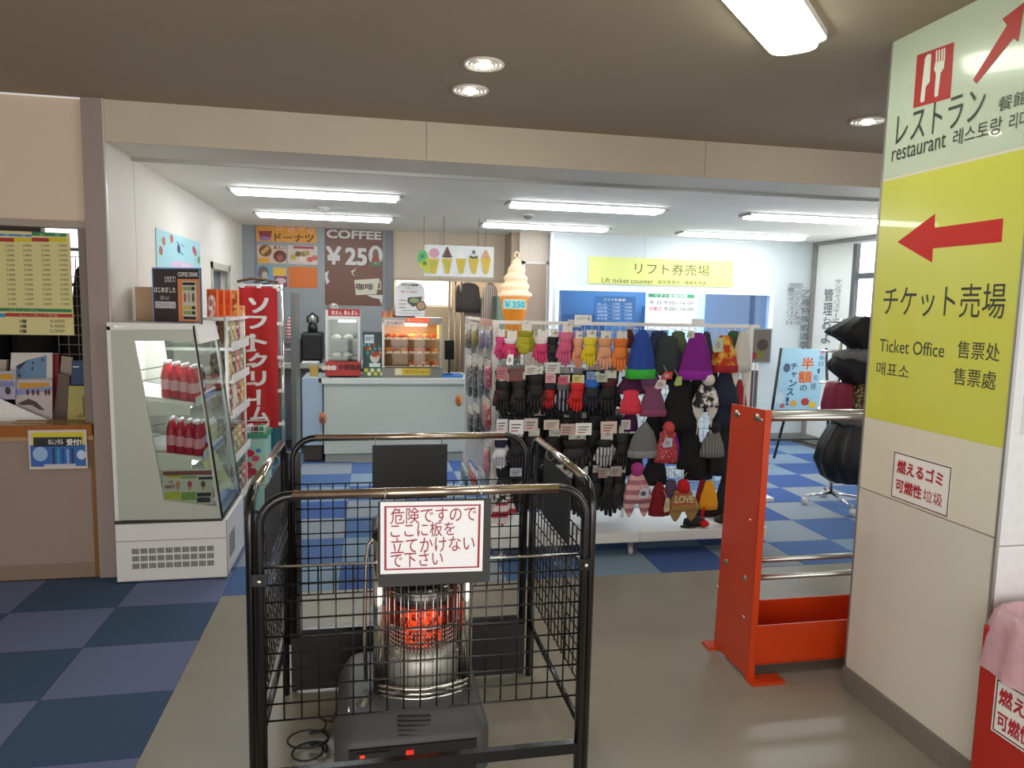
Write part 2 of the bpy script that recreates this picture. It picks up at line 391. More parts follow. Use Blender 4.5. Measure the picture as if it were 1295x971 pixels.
for a in ((cx0-.003, cy0-.003), (cx0-.003, cy1-.007)):
    part('edge_trim', B(a[0], a[1], .095, a[0]+.012, a[1]+.01, 2.65), M('#a8a5a0', .3, .6), col)

# ================================================================ LIGHTS IN VIEW
TUBE = M('#f4fbff', .4, emit=TUBE_E, noise=0)
def troffer(x0, x1, y, label, w=.17):
    t = thing('ceiling_light', label, 'ceiling light', ((x0+x1)/2, y, 2.425), 'fluorescent lights in the shop ceiling')
    z = 2.425
    part('housing', lambda b: b.prism([(x0-.03, y-w/2-.03, z), (x1+.03, y-w/2-.03, z), (x1+.03, y+w/2+.03, z), (x0-.03, y+w/2+.03, z)], (0, 0, -.012)), M('#e8e8e4', .4), t)
    part('tube', lambda b: b.prism([(x0, y-w/2, z-.012), (x1, y-w/2, z-.012), (x1, y+w/2, z-.012), (x0, y+w/2, z-.012)], (0, 0, -.024)), TUBE, t)
    for s_ in (x0-.045, x1+.015): part('end_cap', B(s_, y-w/2, z-.022, s_+.03, y+w/2, z), M('#9a9a94', .4), t)
troffer(-1.0, .2, 5.84, 'long fluorescent ceiling light over the snack counter, nearer one of the left pair')
troffer(-1.04, .19, 7.35, 'fluorescent ceiling light over the snack counter, farther one of the left pair')
troffer(1.12, 2.38, 5.84, 'fluorescent ceiling light above the glove rack, nearer one of the middle pair')
troffer(1.14, 2.42, 7.4, 'fluorescent ceiling light before the yellow ticket sign, farther of the middle pair')
troffer(3.2, 4.46, 5.84, 'fluorescent ceiling light beside the sign column, nearer one of the right pair')
troffer(3.3, 4.72, 7.42, 'fluorescent ceiling light near the ticket corner, farther of the right pair')
# big near light: long rounded diffuser
t = thing('ceiling_light', 'large rounded bright ceiling light in the near ceiling above the walkway', 'ceiling light', (1.3, 2.0, 2.65))
a = at('z', 2.62, 972, 68); bq = at('z', 2.62, 1044, 52); cq = at('z', 2.62, 1015, 0); dq = at('z', 2.62, 905, 0)
dirn = ((cq-bq)+(dq-a)); dirn.z = 0; dirn.normalize(); side = Vector((-dirn.y, dirn.x, 0))
if (bq-a).dot(side) < 0: side = -side
wd = abs((bq-a).dot(side))-.05; o_ = a
def rr(w0, ins, z, L=1.35):
    pts = []; w_ = w0-2*ins; r = .06
    cs = [(ins, ins), (ins+w_, ins), (ins+w_, L-ins), (ins, L-ins)]
    res = []
    for (qx, qy), a0 in zip(((ins+r, ins+r), (ins+w_-r, ins+r), (ins+w_-r, L-ins-r), (ins+r, L-ins-r)), (180, 270, 0, 90)):
        for k in range(5):
            an = math.radians(a0+k*22.5); res.append((qx+r*math.cos(an), qy+r*math.sin(an)))
    return [Vector((o_.x, o_.y, z))+side*p[0]+dirn*p[1] for p in res]
part('rim', lambda b: b.prism(rr(wd+.06, -.0, 2.65), (0, 0, -.025)), M('#e4e2dc', .4), t)
part('diffuser', lambda b: b.prism(rr(wd+.06, .025, 2.625), (0, 0, -.035)), M('#fbfff4', .4, emit=NEAR_E, noise=0), t, bevel=.012)
def downlight(px, py, label):
    p = at('z', 2.65, px, py); t = thing('downlight', label, 'downlight', p)
    b = MB()
    for i in range(3):
        r = .085-.02*i
        b.tube([(p.x+r*math.cos(q*math.pi/10), p.y+r*math.sin(q*math.pi/10), 2.645+.0*i) for q in range(20)], .007, 6, closed=True)
    b.build('trim_ring', M('#d8d4cc', .3), t)
    part('bulb', lambda b: b.loft([(0, .025, .025), (-.01, .032, .032), (-.02, .015, .015)], 14, (p.x, p.y, 2.648)), M('#fff4e0', .4, emit=40, noise=0), t)
    part('reflector', lambda b: b.loft([(0, .078, .078), (-.003, .078, .078)], 18, (p.x, p.y, 2.65)), M('#f2ead8', .3, emit=1.5, noise=0), t)
    lamp('downlight_lamp', 'SPOT', (p.x, p.y, 2.6), SPOT_W, (1, .9, .78), .04, spot=2.4)
downlight(612, 80, 'round recessed downlight in the near ceiling, closer of the two side by side')
downlight(595, 113, 'round recessed downlight in the near ceiling, farther of the two side by side')
downlight(1097, 152, 'round recessed downlight in the near ceiling beside the sign column')
for px, py, lb in ((410, 262, 'small white smoke detector between the left pair of ceiling lights'), (668, 271, 'small dark round ceiling sensor between the middle pair of ceiling lights')):
    p = at('z', 2.425, px, py); t = thing('smoke_detector', lb, 'smoke detector', p)
    dk = px > 600
    part('mount', lambda b: b.loft([(0, .055, .055), (-.015, .055, .055)], 16, p), M('#e6e4de', .4), t)
    part('dome', lambda b: b.loft([(-.015, .045, .045), (-.035, .035, .035), (-.045, .01, .01)], 16, p), M('#7c7c80' if dk else '#dcdad2', .3), t)

# ================================================================ HEATER CAGE
cg = thing('heater_guard_cage', 'black metal tube and wire guard cage around the heater', 'guard cage', (.17, 2.5, 0))
XL, XR, YN, YF, ZT = -.335, .675, 2.06, 2.94, 1.055
def arch(b, p0, p1, z, r, zb=0, rad=.09, inset=.0):
    p0 = Vector(p0); p1 = Vector(p1); u = (p1-p0).normalized(); L = (p1-p0).length
    pts = [p0+Vector((0, 0, zb))]
    for k in range(7):
        a = math.pi/2*k/6; pts.append(p0+u*(rad-rad*math.cos(a))+Vector((0, 0, z-rad+rad*math.sin(a))))
    for k in range(7):
        a = math.pi/2*(1-k/6); pts.append(p0+u*(L-rad+rad*math.cos(a))+Vector((0, 0, z-rad+rad*math.sin(a))))
    pts.append(p1+Vector((0, 0, zb))); b.tube(pts, r, 10)
worn = pattern('noise', '#0d0d0d', '#b9a48c', 9, .25, .58)
for nm, p0, p1, m_ in (('front_frame', (XL+.03, YN, 0), (XR-.03, YN, 0), None), ('back_frame', (XL+.03, YF, 0), (XR-.03, YF, 0), None),
                   ('side_frame', (XL, YN+.03, 0), (XL, YF-.03, 0), None), ('side_frame', (XR, YN+.03, 0), (XR, YF-.03, 0), None)):
    part(nm, lambda b: arch(b, p0, p1, ZT, .0135), BLACK, cg)
# worn bare-metal sleeves on top of the frames
for p, q in (((XL+.12, YN, ZT), (XR-.12, YN, ZT)), ((XL+.12, YF, ZT), (XR-.12, YF, ZT)), ((XL, YN+.12, ZT), (XL, YF-.12, ZT)), ((XR, YN+.12, ZT), (XR, YF-.12, ZT))):
    m_ = CHROME if p[0] == q[0] else M('#bcab9a', .2, .95, noise=.35, scale=14)
    part('worn_top_rail', lambda b: b.tube([p, q], .0142, 12), m_, cg, label='bare metal top rail with chipped black paint')
def wiregrid(o, U, w, h, nx, nz, r=.0028):
    b = MB(); o = Vector(o); U = Vector(U); Z = Vector((0, 0, 1))
    for i in range(nx+1): b.tube([o+U*(w*i/nx), o+U*(w*i/nx)+Z*h], r, 6)
    for j in range(nz+1): b.tube([o+Z*(h*j/nz)+U.cross(Z)*.004, o+U*w+Z*(h*j/nz)+U.cross(Z)*.004], r, 6)
    return b
wiregrid((XL+.04, YN+.01, .385), (1, 0, 0), .935, .46, 19, 9).build('front_wire_grid', BLACK, cg)
wiregrid((XL+.04, YF-.01, .41), (1, 0, 0), .93, .46, 19, 9).build('back_wire_grid', BLACK, cg)
wiregrid((XL+.012, YN+.05, .38), (0, 1, 0), .78, .50, 16, 9).build('side_wire_grid', BLACK, cg)
wiregrid((XR-.012, YN+.05, .38), (0, 1, 0), .78, .50, 16, 9).build('side_wire_grid', BLACK, cg)
part('front_top_wire', lambda b: b.tube([(XL+.03, YN, .85), (XR-.03, YN, .845)], .004, 8), CHROME, cg, label='shiny bare top wire')
part('front_bottom_rail', B(XL+.03, YN-.012, .20, XR-.03, YN+.012, .235), BLACK, cg)
for x in (XL, XR): part('side_bottom_rail', lambda b: b.tube([(x, YN+.03, .235), (x, YF-.03, .235)], .011, 8), BLACK, cg)
part('back_bottom_rail', B(XL+.03, YF-.01, .235, XR-.03, YF+.01, .26), BLACK, cg)
for x0, x1 in ((XL+.02, .03), (.42, XR-.02)): part('back_kick_board', B(x0, YF-.03, .012, x1, YF-.012, .235), MATBLK, cg)
for x in (XL+.03, XR-.03):
    for y in (YN, YF):
        part('bracket', lambda b: b.box(x-.02, y-.016, .80, x+.02, y+.016, .835), BLACK, cg)
        part('bolt', lambda b: b.loft([(0, .008, .008), (.006, .006, .006)], 8, (0, 0, 0)) , CHROME, cg)
for c in [c for c in cg.children if c.name.startswith('bolt')]: pass
bi = 0
for x in (XL+.03, XR-.03):
    for y in (YN, YF):
        c = [c for c in cg.children if c.name.startswith('bolt')][bi]; bi += 1
        c.location = Vector((x, y-.022, .817)); c.location -= Vector((.17, 2.5, 0)); c.rotation_euler = (math.pi/2, 0, 0)
        ORG[c.name] = Vector((0, 0, 0))
        for v in c.data.vertices: v.co += Vector((.17, 2.5, 0))
part('corner_plate', B(XL-.005, YF-.008, .20, XL+.062, YF+.004, 1.0), BLACK, cg)
part('corner_plate', B(XR-.05, YF-.006, .20, XR-.015, YF+.004, .85), BLACK, cg)
def hungboard(lbl, pts, th, ties):
    b0 = sum((Vector(p) for p in pts), Vector())/4
    t = thing('hanging_board', lbl, 'board', b0)
    b = MB(); b.prism(pts, th); b.build('panel', M('#232220', .6, noise=.05), t)
    for a, r_ in ties:
        q = MB(); a = Vector(a); ax = Vector(r_)
        q.tube([a+Vector((0, 0, -.005))+ax*.018*math.cos(k*math.pi/6)+Vector((0, 0, .022+.022*math.sin(k*math.pi/6))) for k in range(12)], .0016, 5, closed=True); q.build('tie', M('#8a8478', .5), t)
    return t
hungboard('plain black board hung from the far top rail of the cage', [(.008, YF-.016, .80), (.312, YF-.016, .80), (.312, YF-.016, 1.025), (.008, YF-.016, 1.025)], (0, -.004, 0), [((.02, YF, 1.025), (0, 1, 0)), ((.29, YF, 1.025), (0, 1, 0))])
hungboard('plain black board hung inside the right rail of the cage', [(XR-.02, 2.26, .80), (XR-.02, 2.63, .80), (XR-.02, 2.63, 1.03), (XR-.02, 2.26, 1.03)], (-.004, 0, 0), [((XR-.01, 2.35, 1.03), (1, 0, 0)), ((XR-.01, 2.58, 1.03), (1, 0, 0))])
hungboard('plain dark board tied inside the left rail of the cage', [(XL+.02, 2.24, .80), (XL+.02, 2.60, .80), (XL+.02, 2.60, 1.03), (XL+.02, 2.24, 1.03)], (.004, 0, 0), [((XL+.01, 2.3, 1.03), (1, 0, 0)), ((XL+.01, 2.55, 1.03), (1, 0, 0))])
# warning sign on the front
sh = Sheet((0, YN-.032, 0), (1, 0, 0))
u0, v0, u1, v1 = sh.pb(478, 626, 620, 737)
t = thing('warning_sign', 'white sign with red Japanese lettering hung on the front of the cage', 'sign', ((u0+u1)/2, YN-.03, v0))
part('backing_board', B(u0, YN-.022, v0, u1, YN-.016, 1.035), M('#33322f', .6), t)
part('white_plate', lambda b: b.prism([sh.w(*sh.uv(*p), 0) for p in ((481, 635), (612, 633), (610, 722), (481, 726))], (0, .004, 0)), M('#f0eef0', .35, noise=.02), t)
RED = P('#9c1a2c')
bq_ = [Vector(sh.uv(*p)) for p in ((486, 640), (608, 637.5), (606, 717.5), (486, 721))]; bc_ = sum(bq_, Vector((0, 0)))/4
for i in range(4):
    p_, q_ = bq_[i], bq_[(i+1) % 4]; ip, iq = [w_+(bc_-w_).normalized()*.0075 for w_ in (p_, q_)]
    sh.poly([p_, q_, iq, ip], RED)
for s_, bx in (('危険ですので', (494, 642.5, 602, 659)), ('ここに板を', (494, 661.5, 575, 677)), ('立てかけない', (494, 680, 600, 695.5)), ('で下さい', (494, 699.5, 560, 715))):
    sh.text(s_, *bx, RED, bold=.004, px=True)
sh.done(t, 'red_lettering')
for x in (u0+.02, u1-.03):
    q = MB(); q.tube([(x, YN-.018+.02*math.cos(k*math.pi/6)+.012, 1.05+.022*math.sin(k*math.pi/6)) for k in range(12)], .0014, 5, closed=True); q.build('wire_tie', CHROME, t)

# ================================================================ HEATER
ht = thing('kerosene_heater', 'grey and chrome floor heater glowing orange inside the cage', 'heater', (.15, 2.6, 0))
hb = MB(); hx0, hx1, hy0, hy1 = -.118, .40, 2.24, 2.80
GR = M('#4c4d4e', .45, noise=.04)
def rrect(x0, y0, x1, y1, r, z, n=5):
    res = []
    for (qx, qy), a0 in zip(((x0+r, y0+r), (x1-r, y0+r), (x1-r, y1-r), (x0+r, y1-r)), (180, 270, 0, 90)):
        for k in range(n): an = math.radians(a0+k*90/(n-1)); res.append((qx+r*math.cos(an), qy+r*math.sin(an), z))
    return res
def rloft(b, secs):
    n = len(secs[0]); vs_ = [p for s_ in secs for p in s_]; fs = []
    for i in range(len(secs)-1):
        for k in range(n): fs.append((i*n+k, i*n+(k+1) % n, (i+1)*n+(k+1) % n, (i+1)*n+k))
    fs += [tuple(range(n))[::-1], tuple((len(secs)-1)*n+k for k in range(n))]
    b.add(vs_, fs, True)
part('base', lambda b: rloft(b, [rrect(hx0+.01, hy0+.03, hx1-.01, hy1, .05, 0.012), rrect(hx0, hy0+.01, hx1, hy1, .06, .03), rrect(hx0, hy0+.012, hx1, hy1, .06, .158),
     rrect(hx0+.01, hy0+.02, hx1-.01, hy1, .06, .175), rrect(hx0+.035, hy0+.08, hx1-.035, hy1-.02, .06, .222), rrect(hx0+.06, hy0+.11, hx1-.06, hy1-.04, .05, .228)]), GR, ht)
part('front_fascia', B(hx0+.05, hy0+.002, .035, hx1-.05, hy0+.016, .155), M('#17181a', .2, coat=.5), ht)
part('control_panel', B(hx0+.07, hy0-.004, .06, hx0+.18, hy0+.006, .145), M('#2c2d30', .3), ht)
part('display', B(hx0+.115, hy0-.006, .075, hx0+.165, hy0, .125), M('#777a7c', .2), ht)
part('indicator_lamp', B(hx0+.085, hy0-.007, .132, hx0+.10, hy0, .14), M('#d03010', .3, emit=1.5, noise=0), ht)
part('indicator_lamp', B(.115, hy0-.003, .125, .14, hy0+.006, .14), M('#c02818', .3, emit=.8, noise=0), ht)
for i in range(5): part('vent_slot', lambda b: b.prism([(.09, hy0+.02+.0109*i+.004, .182+.0105*i), (.20, hy0+.02+.0109*i+.004, .168+.0105*i), (.20, hy0+.026+.0109*i+.004, .174+.0105*i), (.09, hy0+.026+.0109*i+.004, .174+.0105*i)], (0, -.003, .003)), M('#1a1b1c', .5), ht)
# tower
TX, TY = .185, 2.52
part('rear_reflector', lambda b: b.add([(TX+.165*math.cos(a), TY+.10*math.sin(a), z) for z in (.22, .80) for a in [math.pi*k/16 for k in range(17)]],
     [(k, k+1, 17+k+1, 17+k) for k in range(16)], True), M('#8f9092', .38, .9, noise=0), ht)
for x in (TX-.155, TX+.155):
    part('corner_post', lambda b: b.tube([(x, TY-.06, .215), (x, TY-.06, .79)], .021, 12), CHROME, ht)
part('top_cover', lambda b: rloft(b, [rrect(TX-.18, TY-.09, TX+.18, TY+.13, .04, .79), rrect(TX-.18, TY-.09, TX+.18, TY+.13, .04, .81), rrect(TX-.16, TY-.07, TX+.16, TY+.11, .04, .825)]), M('#3a3a3b', .3, .5), ht)
part('glass_chimney', lambda b: b.loft([(.30, .108, .10), (.60, .108, .10)], 28, (TX, TY, 0), caps=False), glass('#e8e0da', .9), ht)
part('lower_drum', lambda b: b.loft([(.23, .135, .125), (.35, .135, .125), (.365, .125, .115), (.385, .125, .115)], 28, (TX, TY, 0)), M('#b4b2aa', .42, .7, noise=.1), ht)
glow = pattern('noise', '#5a1408', '#ff4a14', 55, .5, .5)
_b = glow.node_tree.nodes['Principled BSDF']; glow.node_tree.links.new(_b.inputs['Base Color'].links[0].from_socket, _b.inputs['Emission Color']); _b.inputs['Emission Strength'].default_value = .75
part('burner', lambda b: b.loft([(.375, .065, .06), (.39, .072, .068), (.52, .072, .068), (.535, .06, .055)], 28, (TX, TY, 0)), glow, ht, label='glowing orange burner mesh')
part('burner_cap', lambda b: b.loft([(.535, .10, .09), (.56, .112, .10), (.60, .105, .09), (.605, .04, .04)], 28, (TX, TY, 0)), M('#8d8f90', .25, 1.0, noise=.05), ht)
q = MB()
for i in range(30):
    a = math.pi+math.pi*i/29; x, y = TX+.118*math.cos(a), TY+.108*math.sin(a)
    for j in range(5): q.tube([(x, y, .385+.016*j), (x+.002, y, .397+.016*j)], .0022, 4)
q.build('perforated_ring', M('#cfcfcb', .2, 1.0, noise=0), ht, kind='stuff')
q = MB()
for i in range(15):
    a = math.pi*1.02+math.pi*.96*i/14; x, y = TX+.135*math.cos(a), TY+.125*math.sin(a); q.tube([(x, y, .24), (x, y, .70)], .0016, 5)
for z in (.245, .36, .48, .60, .70): q.tube([(TX+.135*math.cos(math.pi+math.pi*k/24), TY+.125*math.sin(math.pi+math.pi*k/24), z) for k in range(25)], .0022, 5)
q.build('wire_guard', CHROME, ht)
for z in (.232, .25, .268): part('front_bar', lambda b: b.tube([(TX-.155+.31*k/12, TY-.09-.045*math.sin(math.pi*k/12), z) for k in range(13)], .006, 8), CHROME, ht)
for i in range(9): part('top_rib', B(TX-.12+.03*i-.003, TY-.115, .655, TX-.12+.03*i+.003, TY-.02, .70), M('#4a4a49', .3, .7), ht)
for x in (TX-.18,):
    part('carry_handle', lambda b: b.tube([(x-.02, TY-.02, .25), (x-.025, TY-.02, .45), (x-.02, TY-.02, .70), (x-.012, TY-.02, .755), (x+.01, TY-.02, .785), (x+.03, TY-.02, .79)], .007, 8), CHROME, ht)
part('handle_bracket', lambda b: b.tube([(TX-.19, TY-.08, .24), (TX-.215, TY-.13, .22), (TX-.23, TY-.2, .165)], [.018, .022, .012], 8), M('#8f8d88', .3, .8), ht)
part('safety_wire', lambda b: b.tube([at('y', 2.36, *p) for p in ((441, 893), (441, 905), (455, 916), (480, 926), (490, 934), (496, 950), (498, 968))], .003, 6), CHROME, ht)
q = MB(); pts = []
for k in range(64):
    a = k*.42; r = .045+.035*math.sin(k*.21); pts.append((-.20+.012*math.sin(k*.3)+r*math.cos(a), 2.52+.10*(k/64-.5)+r*.9*math.sin(a), .012+.0006*k))
pts += [(-.14, 2.58, .06), (-.11, 2.60, .12)]
tag(q.tube(pts, .004, 6).build('power_cord', MATBLK, None), 'coiled black power cord on the floor left of the heater', 'cord')

# ================================================================ SIGNS ON COLUMN
sc = Sheet((cx0-.001, cy1, 0), (0, -1, 0))
hh = cy1-cy0
t = board('restaurant_sign', 'pale green restaurant sign with knife and fork square, top of the column', 'sign', sc, .004, 2.128, hh-.004, 2.648, .004, M('#cad8c0', .2, noise=.01, coat=.4))
sc.poly([(1160, 70), (1207, 53), (1202, 124), (1155, 137)], P('#b3322e'), px=True)
W2 = P('#dfe6d6')
sc.poly([(1170, 74), (1173, 69), (1178, 68), (1176, 103), (1171, 110), (1169, 128), (1165, 130), (1164, 127)], W2, px=True)
for a in ((1184, 64), (1187.5, 63), (1191, 62), (1194, 61)): sc.poly([(a[0], a[1]), (a[0]+1.8, a[1]-.5), (a[0]+1.3, a[1]+16), (a[0]-.6, a[1]+16.5)], W2, px=True)
sc.poly([(1183, 79), (1195, 76), (1194, 86), (1190, 92), (1186.5, 121), (1183, 123), (1182, 120), (1184, 93), (1181.5, 88)], W2, px=True)
sc.layer()
ARW = P('#b53428')
sc.poly([(1231, 101), (1235, 106), (1282, 48), (1288, 53), (1297, 2), (1268, 24), (1274, 32)], ARW, px=True)
def slant(sh_, body, p0, p1, hpx, m, bold=.0):
    """text whose box is given by lower-left and lower-right pixels and its height in pixels at the left"""
    a = sh_.uv(*p0); b = sh_.uv(*p1); c = sh_.uv(p0[0], p0[1]-hpx)
    sh_.text(body, a[0], (a[1]+b[1])/2, b[0], (a[1]+b[1])/2+(c[1]-a[1]), m, bold)
TXT = P('#3f4238')
slant(sc, 'レストラン', (1133, 182), (1244, 153), 37, TXT, .004)
slant(sc, '餐館', (1262, 143), (1300, 130), 18, TXT, .004)
slant(sc, 'restaurant', (1128, 204), (1196, 187), 16, TXT)
slant(sc, '레스토랑', (1205, 186), (1267, 167), 20, TXT, .002)
slant(sc, '리더', (1276, 166), (1300, 158), 20, TXT, .002)
sc.done(t)
sc = Sheet((cx0-.001, cy1, 0), (0, -1, 0))
t = board('ticket_office_sign', 'bright yellow ticket office sign with red arrow on the column', 'sign', sc, .004, 1.175, hh-.004, 2.118, .004, M('#d8da58', .22, noise=.01, coat=.4))
sc.poly([(1135, 306), (1183, 270), (1182, 288), (1269, 276), (1267, 306), (1180, 314), (1179, 332)], P('#cc2a1c'), px=True)
slant(sc, 'チケット売場', (1116, 400), (1270, 402), 37, TXT, .002)
slant(sc, 'Ticket Office', (1112, 446), (1194, 450), 16, TXT)
slant(sc, '售票处', (1210, 453), (1264, 457), 22, TXT)
slant(sc, '매표소', (1108, 475), (1149, 478), 17, TXT)
slant(sc, '售票處', (1205, 487), (1259, 492), 22, TXT)
sc.done(t)
sc = Sheet((cx0-.001, cy1, 0), (0, -1, 0))
a = sc.pb(1131, 570, 1199, 649); vv = sc.uv(1131, 570)[1], sc.uv(1127, 628)[1]
t = board('burnable_rubbish_notice', 'small white notice with red lettering below the yellow sign', 'notice', sc, a[0], vv[1], a[2], vv[0], .001, WHITE)
sc.frame(a[0]+.002, vv[1]+.002, a[2]-.002, vv[0]-.002, .004, P('#5c3038'))
hv = vv[0]-vv[1]; wv = a[2]-a[0]; R2 = P('#b82838')
sc.text('燃えるゴミ', a[0]+.08*wv, vv[1]+.56*hv, a[2]-.12*wv, vv[1]+.85*hv, R2, .03); sc.text('可燃性', a[0]+.08*wv, vv[1]+.16*hv, a[0]+.55*wv, vv[1]+.44*hv, R2, .03); sc.text('垃圾', a[0]+.58*wv, vv[1]+.16*hv, a[2]-.10*wv, vv[1]+.42*hv, R2, .0)
sc.done(t)
sg = Sheet((0, cy0-.001, 0), (1, 0, 0))
t = board('column_side_notice', 'narrow grey framed notice with teal edge on the near side of the column', 'notice', sg, 2.05, 1.22, 2.32, 1.62, .004, M('#c9ccc8', .4))
sg.rect(2.066, 1.24, 2.31, 1.34, P('#2f9c8c')); sg.rect(2.066, 1.35, 2.31, 1.60, P('#dfe3df')); sg.done(t)
# rubbish bin
bn = thing('rubbish_bin', 'red rubbish bin with a pale pink liner bag beside the column', 'rubbish bin', (2.1, 1.72, 0))
part('body', B(1.93, 1.50, .012, 2.36, 1.885, .62), M('#b5271d', .35, noise=.03), bn, bevel=.012)
q = MB()
def bagw(a, t_): return (abs(math.cos(a))**8+abs(math.sin(a))**8)**-.125*(1+.03*math.sin(7*a)+.02*math.sin(13*a+2)+random.uniform(-.012, .012))-1
q.loft([(.485, .240, .217), (.52, .234, .212), (.58, .230, .208), (.63, .226, .204), (.675, .214, .190), (.69, .202, .178), (.675, .19, .165), (.62, .18, .155), (.5, .175, .15)], 64, (2.145, 1.69, 0), wave=bagw, caps=False)
q.build('liner_bag', M('#e6bcc6', .18, noise=.08, scale=30, alpha=.8, bump=.5), bn)
sg = Sheet((1.9285, 1.885, 0), (0, -1, 0))
a = (.07, .297, .335, .475)
sg.rect(*a, WHITE).frame(a[0]+.005, a[1]+.005, a[2]-.005, a[3]-.005, .005, P('#5c3038'))
sg.text('燃えるゴミ', .088, .395, .32, .452, R2, .03); sg.text('可燃性', .088, .318, .21, .375, R2, .03); sg.text('垃圾', .225, .32, .315, .373, R2); sg.done(bn, 'sticker', label='white sticker with red lettering')

# ================================================================ ORANGE SKI STAND
sk = thing('ski_rack', 'bright orange metal ski rack with steel rails beside the column', 'ski rack', (2.3, 2.85, 0))
for x in (1.606, 3.2):
    part('end_panel', lambda b: b.prism([(x, 2.715, .012), (x, 3.03, .012), (x, 2.985, 1.178), (x, 2.70, 1.19)], (.006, 0, 0)), ORANGE, sk)
    part('panel_flange', lambda b: b.prism([(x, 2.712, .012), (x, 2.716, .012), (x, 2.704, 1.19), (x, 2.70, 1.19)], (.03, 0, 0)), ORANGE, sk)
    part('foot_plate', B(x-.005, 2.665, 0, x+.15, 2.735, .014), ORANGE, sk)
    part('foot_plate', B(x-.04, 3.0, 0, x+.02, 3.07, .014), ORANGE, sk)
for y, z in ((2.755, 1.150), (2.93, 1.140), (2.78, .437), (2.95, .45)):
    part('rail', lambda b: b.tube([(1.60, y, z), (3.22, y, z)], .0165 if z > 1 else .0125, 14), STEEL, sk)
tr = MB(); tr.box(1.612, 2.74, .06, 3.2, 2.745, .235); tr.box(1.612, 2.74, .055, 3.2, 3.0, .062); tr.box(1.612, 2.995, .06, 3.2, 3.0, .235)
tr.build('tray', ORANGE, sk)
for p in ((935, 524), (964, 531), (908, 742), (941, 780), (950, 657)):
    w_ = at('x', 1.606, *p)
    part('bolt', lambda b: b.tube([(1.600, w_.y, w_.z), (1.608, w_.y, w_.z)], .008 if p[0] != 950 else .004, 10), CHROME, sk)
for i in range(3): part('bolt', lambda b: b.loft([(0, .006, .006), (.004, .004, .004)], 8, (1.65+.035*i, 2.70, .014)), M('#8a2c08', .5), sk)

# ================================================================ RENTAL COUNTER (left)
ct = thing('rental_counter', 'brown fronted service counter with varnished wood edge at the left', 'counter', (-2.5, 4.4, 0))
part('front_panel', B(-3.59, 4.375, .05, -1.545, 4.40, .81), M('#a08c80', .5, noise=.03, scale=3), ct)
part('kick_board', B(-3.59, 4.37, 0.0, -1.545, 4.38, .085), M('#937f6e', .5), ct)
part('end_post', B(-1.545, 4.365, 0.0, -1.52, 4.44, .9), M('#8c6232', .4, noise=.1, scale=20), ct)
part('worktop_edge', B(-3.59, 4.33, .825, -1.52, 4.36, .89), M('#9a5a1e', .3, noise=.12, scale=18, coat=.3), ct)
part('worktop', B(-3.59, 4.345, .80, -1.52, 5.1, .885), M('#b99468', .35, noise=.06), ct)
s = wallsheet(4.325)
t = board('ski_school_poster', 'small blue and yellow snow sports poster hung from the counter edge', 'poster', s, 35, 544, 111, 592, .003, M('#d8ccc0', .4), px=True)
s.rect(40, 547, 107, 592-28, P('#d8c830'), px=True); s.rect(38, 563, 109, 589, P('#3568b4'), px=True)
s.rect(42, 553, 104, 564, P('#26282c'), px=True); s.text('のレンタル', 61, 555, 80, 562, WHITE, .02, px=True); s.text('受付!', 84, 555, 103, 563, WHITE, .03, px=True)
s.disc(51, 574, 10, 9, P('#9dbce0'), px=True); s.disc(103, 575, 6, 6, P('#c4d8ee'), px=True); s.poly([(47, 570), (58, 575), (55, 578), (50, 574)], P('#223'), px=True) if False else None
for i, c_ in enumerate(('#1f3d63', '#2f9ac0', '#26509a', '#7fb0d4', '#3a3a5c')): s.rect(66+i*6, 566+(i % 2)*2, 70+i*6, 586, P(c_), px=True)
s.rect(56, 587, 96, 590, P('#c8c4cc'), px=True); s.done(t)
# price list
s = wallsheet(4.31)
t = board('price_list', 'large yellow price list sheet with blue, green and red headers hanging over the counter', 'price list', s, -40, 290, 94, 424, .002, M('#d9cf92', .5, noise=.02), px=True)
GRN, BLU, RD, YL = P('#2c8248'), P('#3f84cc'), P('#b03028'), P('#d8c222')
s.rect(-38, 294, 40, 299.5, BLU, px=True); s.rect(40, 293, 84, 299.5, GRN, px=True)
for x0_, x1_, m_ in ((-36, -2, RD), (-2, 18, RD), (18, 40, YL), (40, 62, RD), (62, 84, YL)): s.rect(x0_, 300.3, x1_, 306, m_, px=True)
s.layer()
for x in (6, 27): s.text('大人', x, 295, x+6, 299, WHITE, px=True)
for x in (50, 70): s.text('小人', x, 294.5, x+6, 298.5, WHITE, px=True)
PG = P('#6e684c')
rows = ('3,500', '3,000', '2,500', '4,000', '2,000', '1,500', '3,300', '4,500', '2,800', '3,500', '1,800', '4,000', '3,000')
for r_ in range(13):
    y = 309+r_*6.15
    for c_, x in enumerate((-16, 7, 29, 52, 74)):
        s.text(rows[(r_*3+c_*2) % 13], x+r_*.25, y, x+11+r_*.25, y+3.4, PG, px=True)
s.rect(-38, 388.5, 91, 395, GRN, px=True); s.rect(-38, 395.5, 7, 401, BLU, px=True); s.rect(7, 395.5, 92, 401.5, RD, px=True); s.layer()
s.text('スキー レンタル', 12, 390, 48, 394, P('#8fb89a'), px=True); s.text('スノーボード料金', 24, 396.5, 74, 400.5, P('#e0b0a0'), px=True)
for i, (k_, v_) in enumerate((('1種', '4,000'), ('2種', '3,000'), ('3種', '2,000'))):
    s.text(k_, 25, 404+i*6.2, 34, 408.6+i*6.2, P('#3c3a30'), .02, px=True); s.text(v_, 63, 404+i*6.2, 82, 408.6+i*6.2, PG, px=True)
s.done(t)
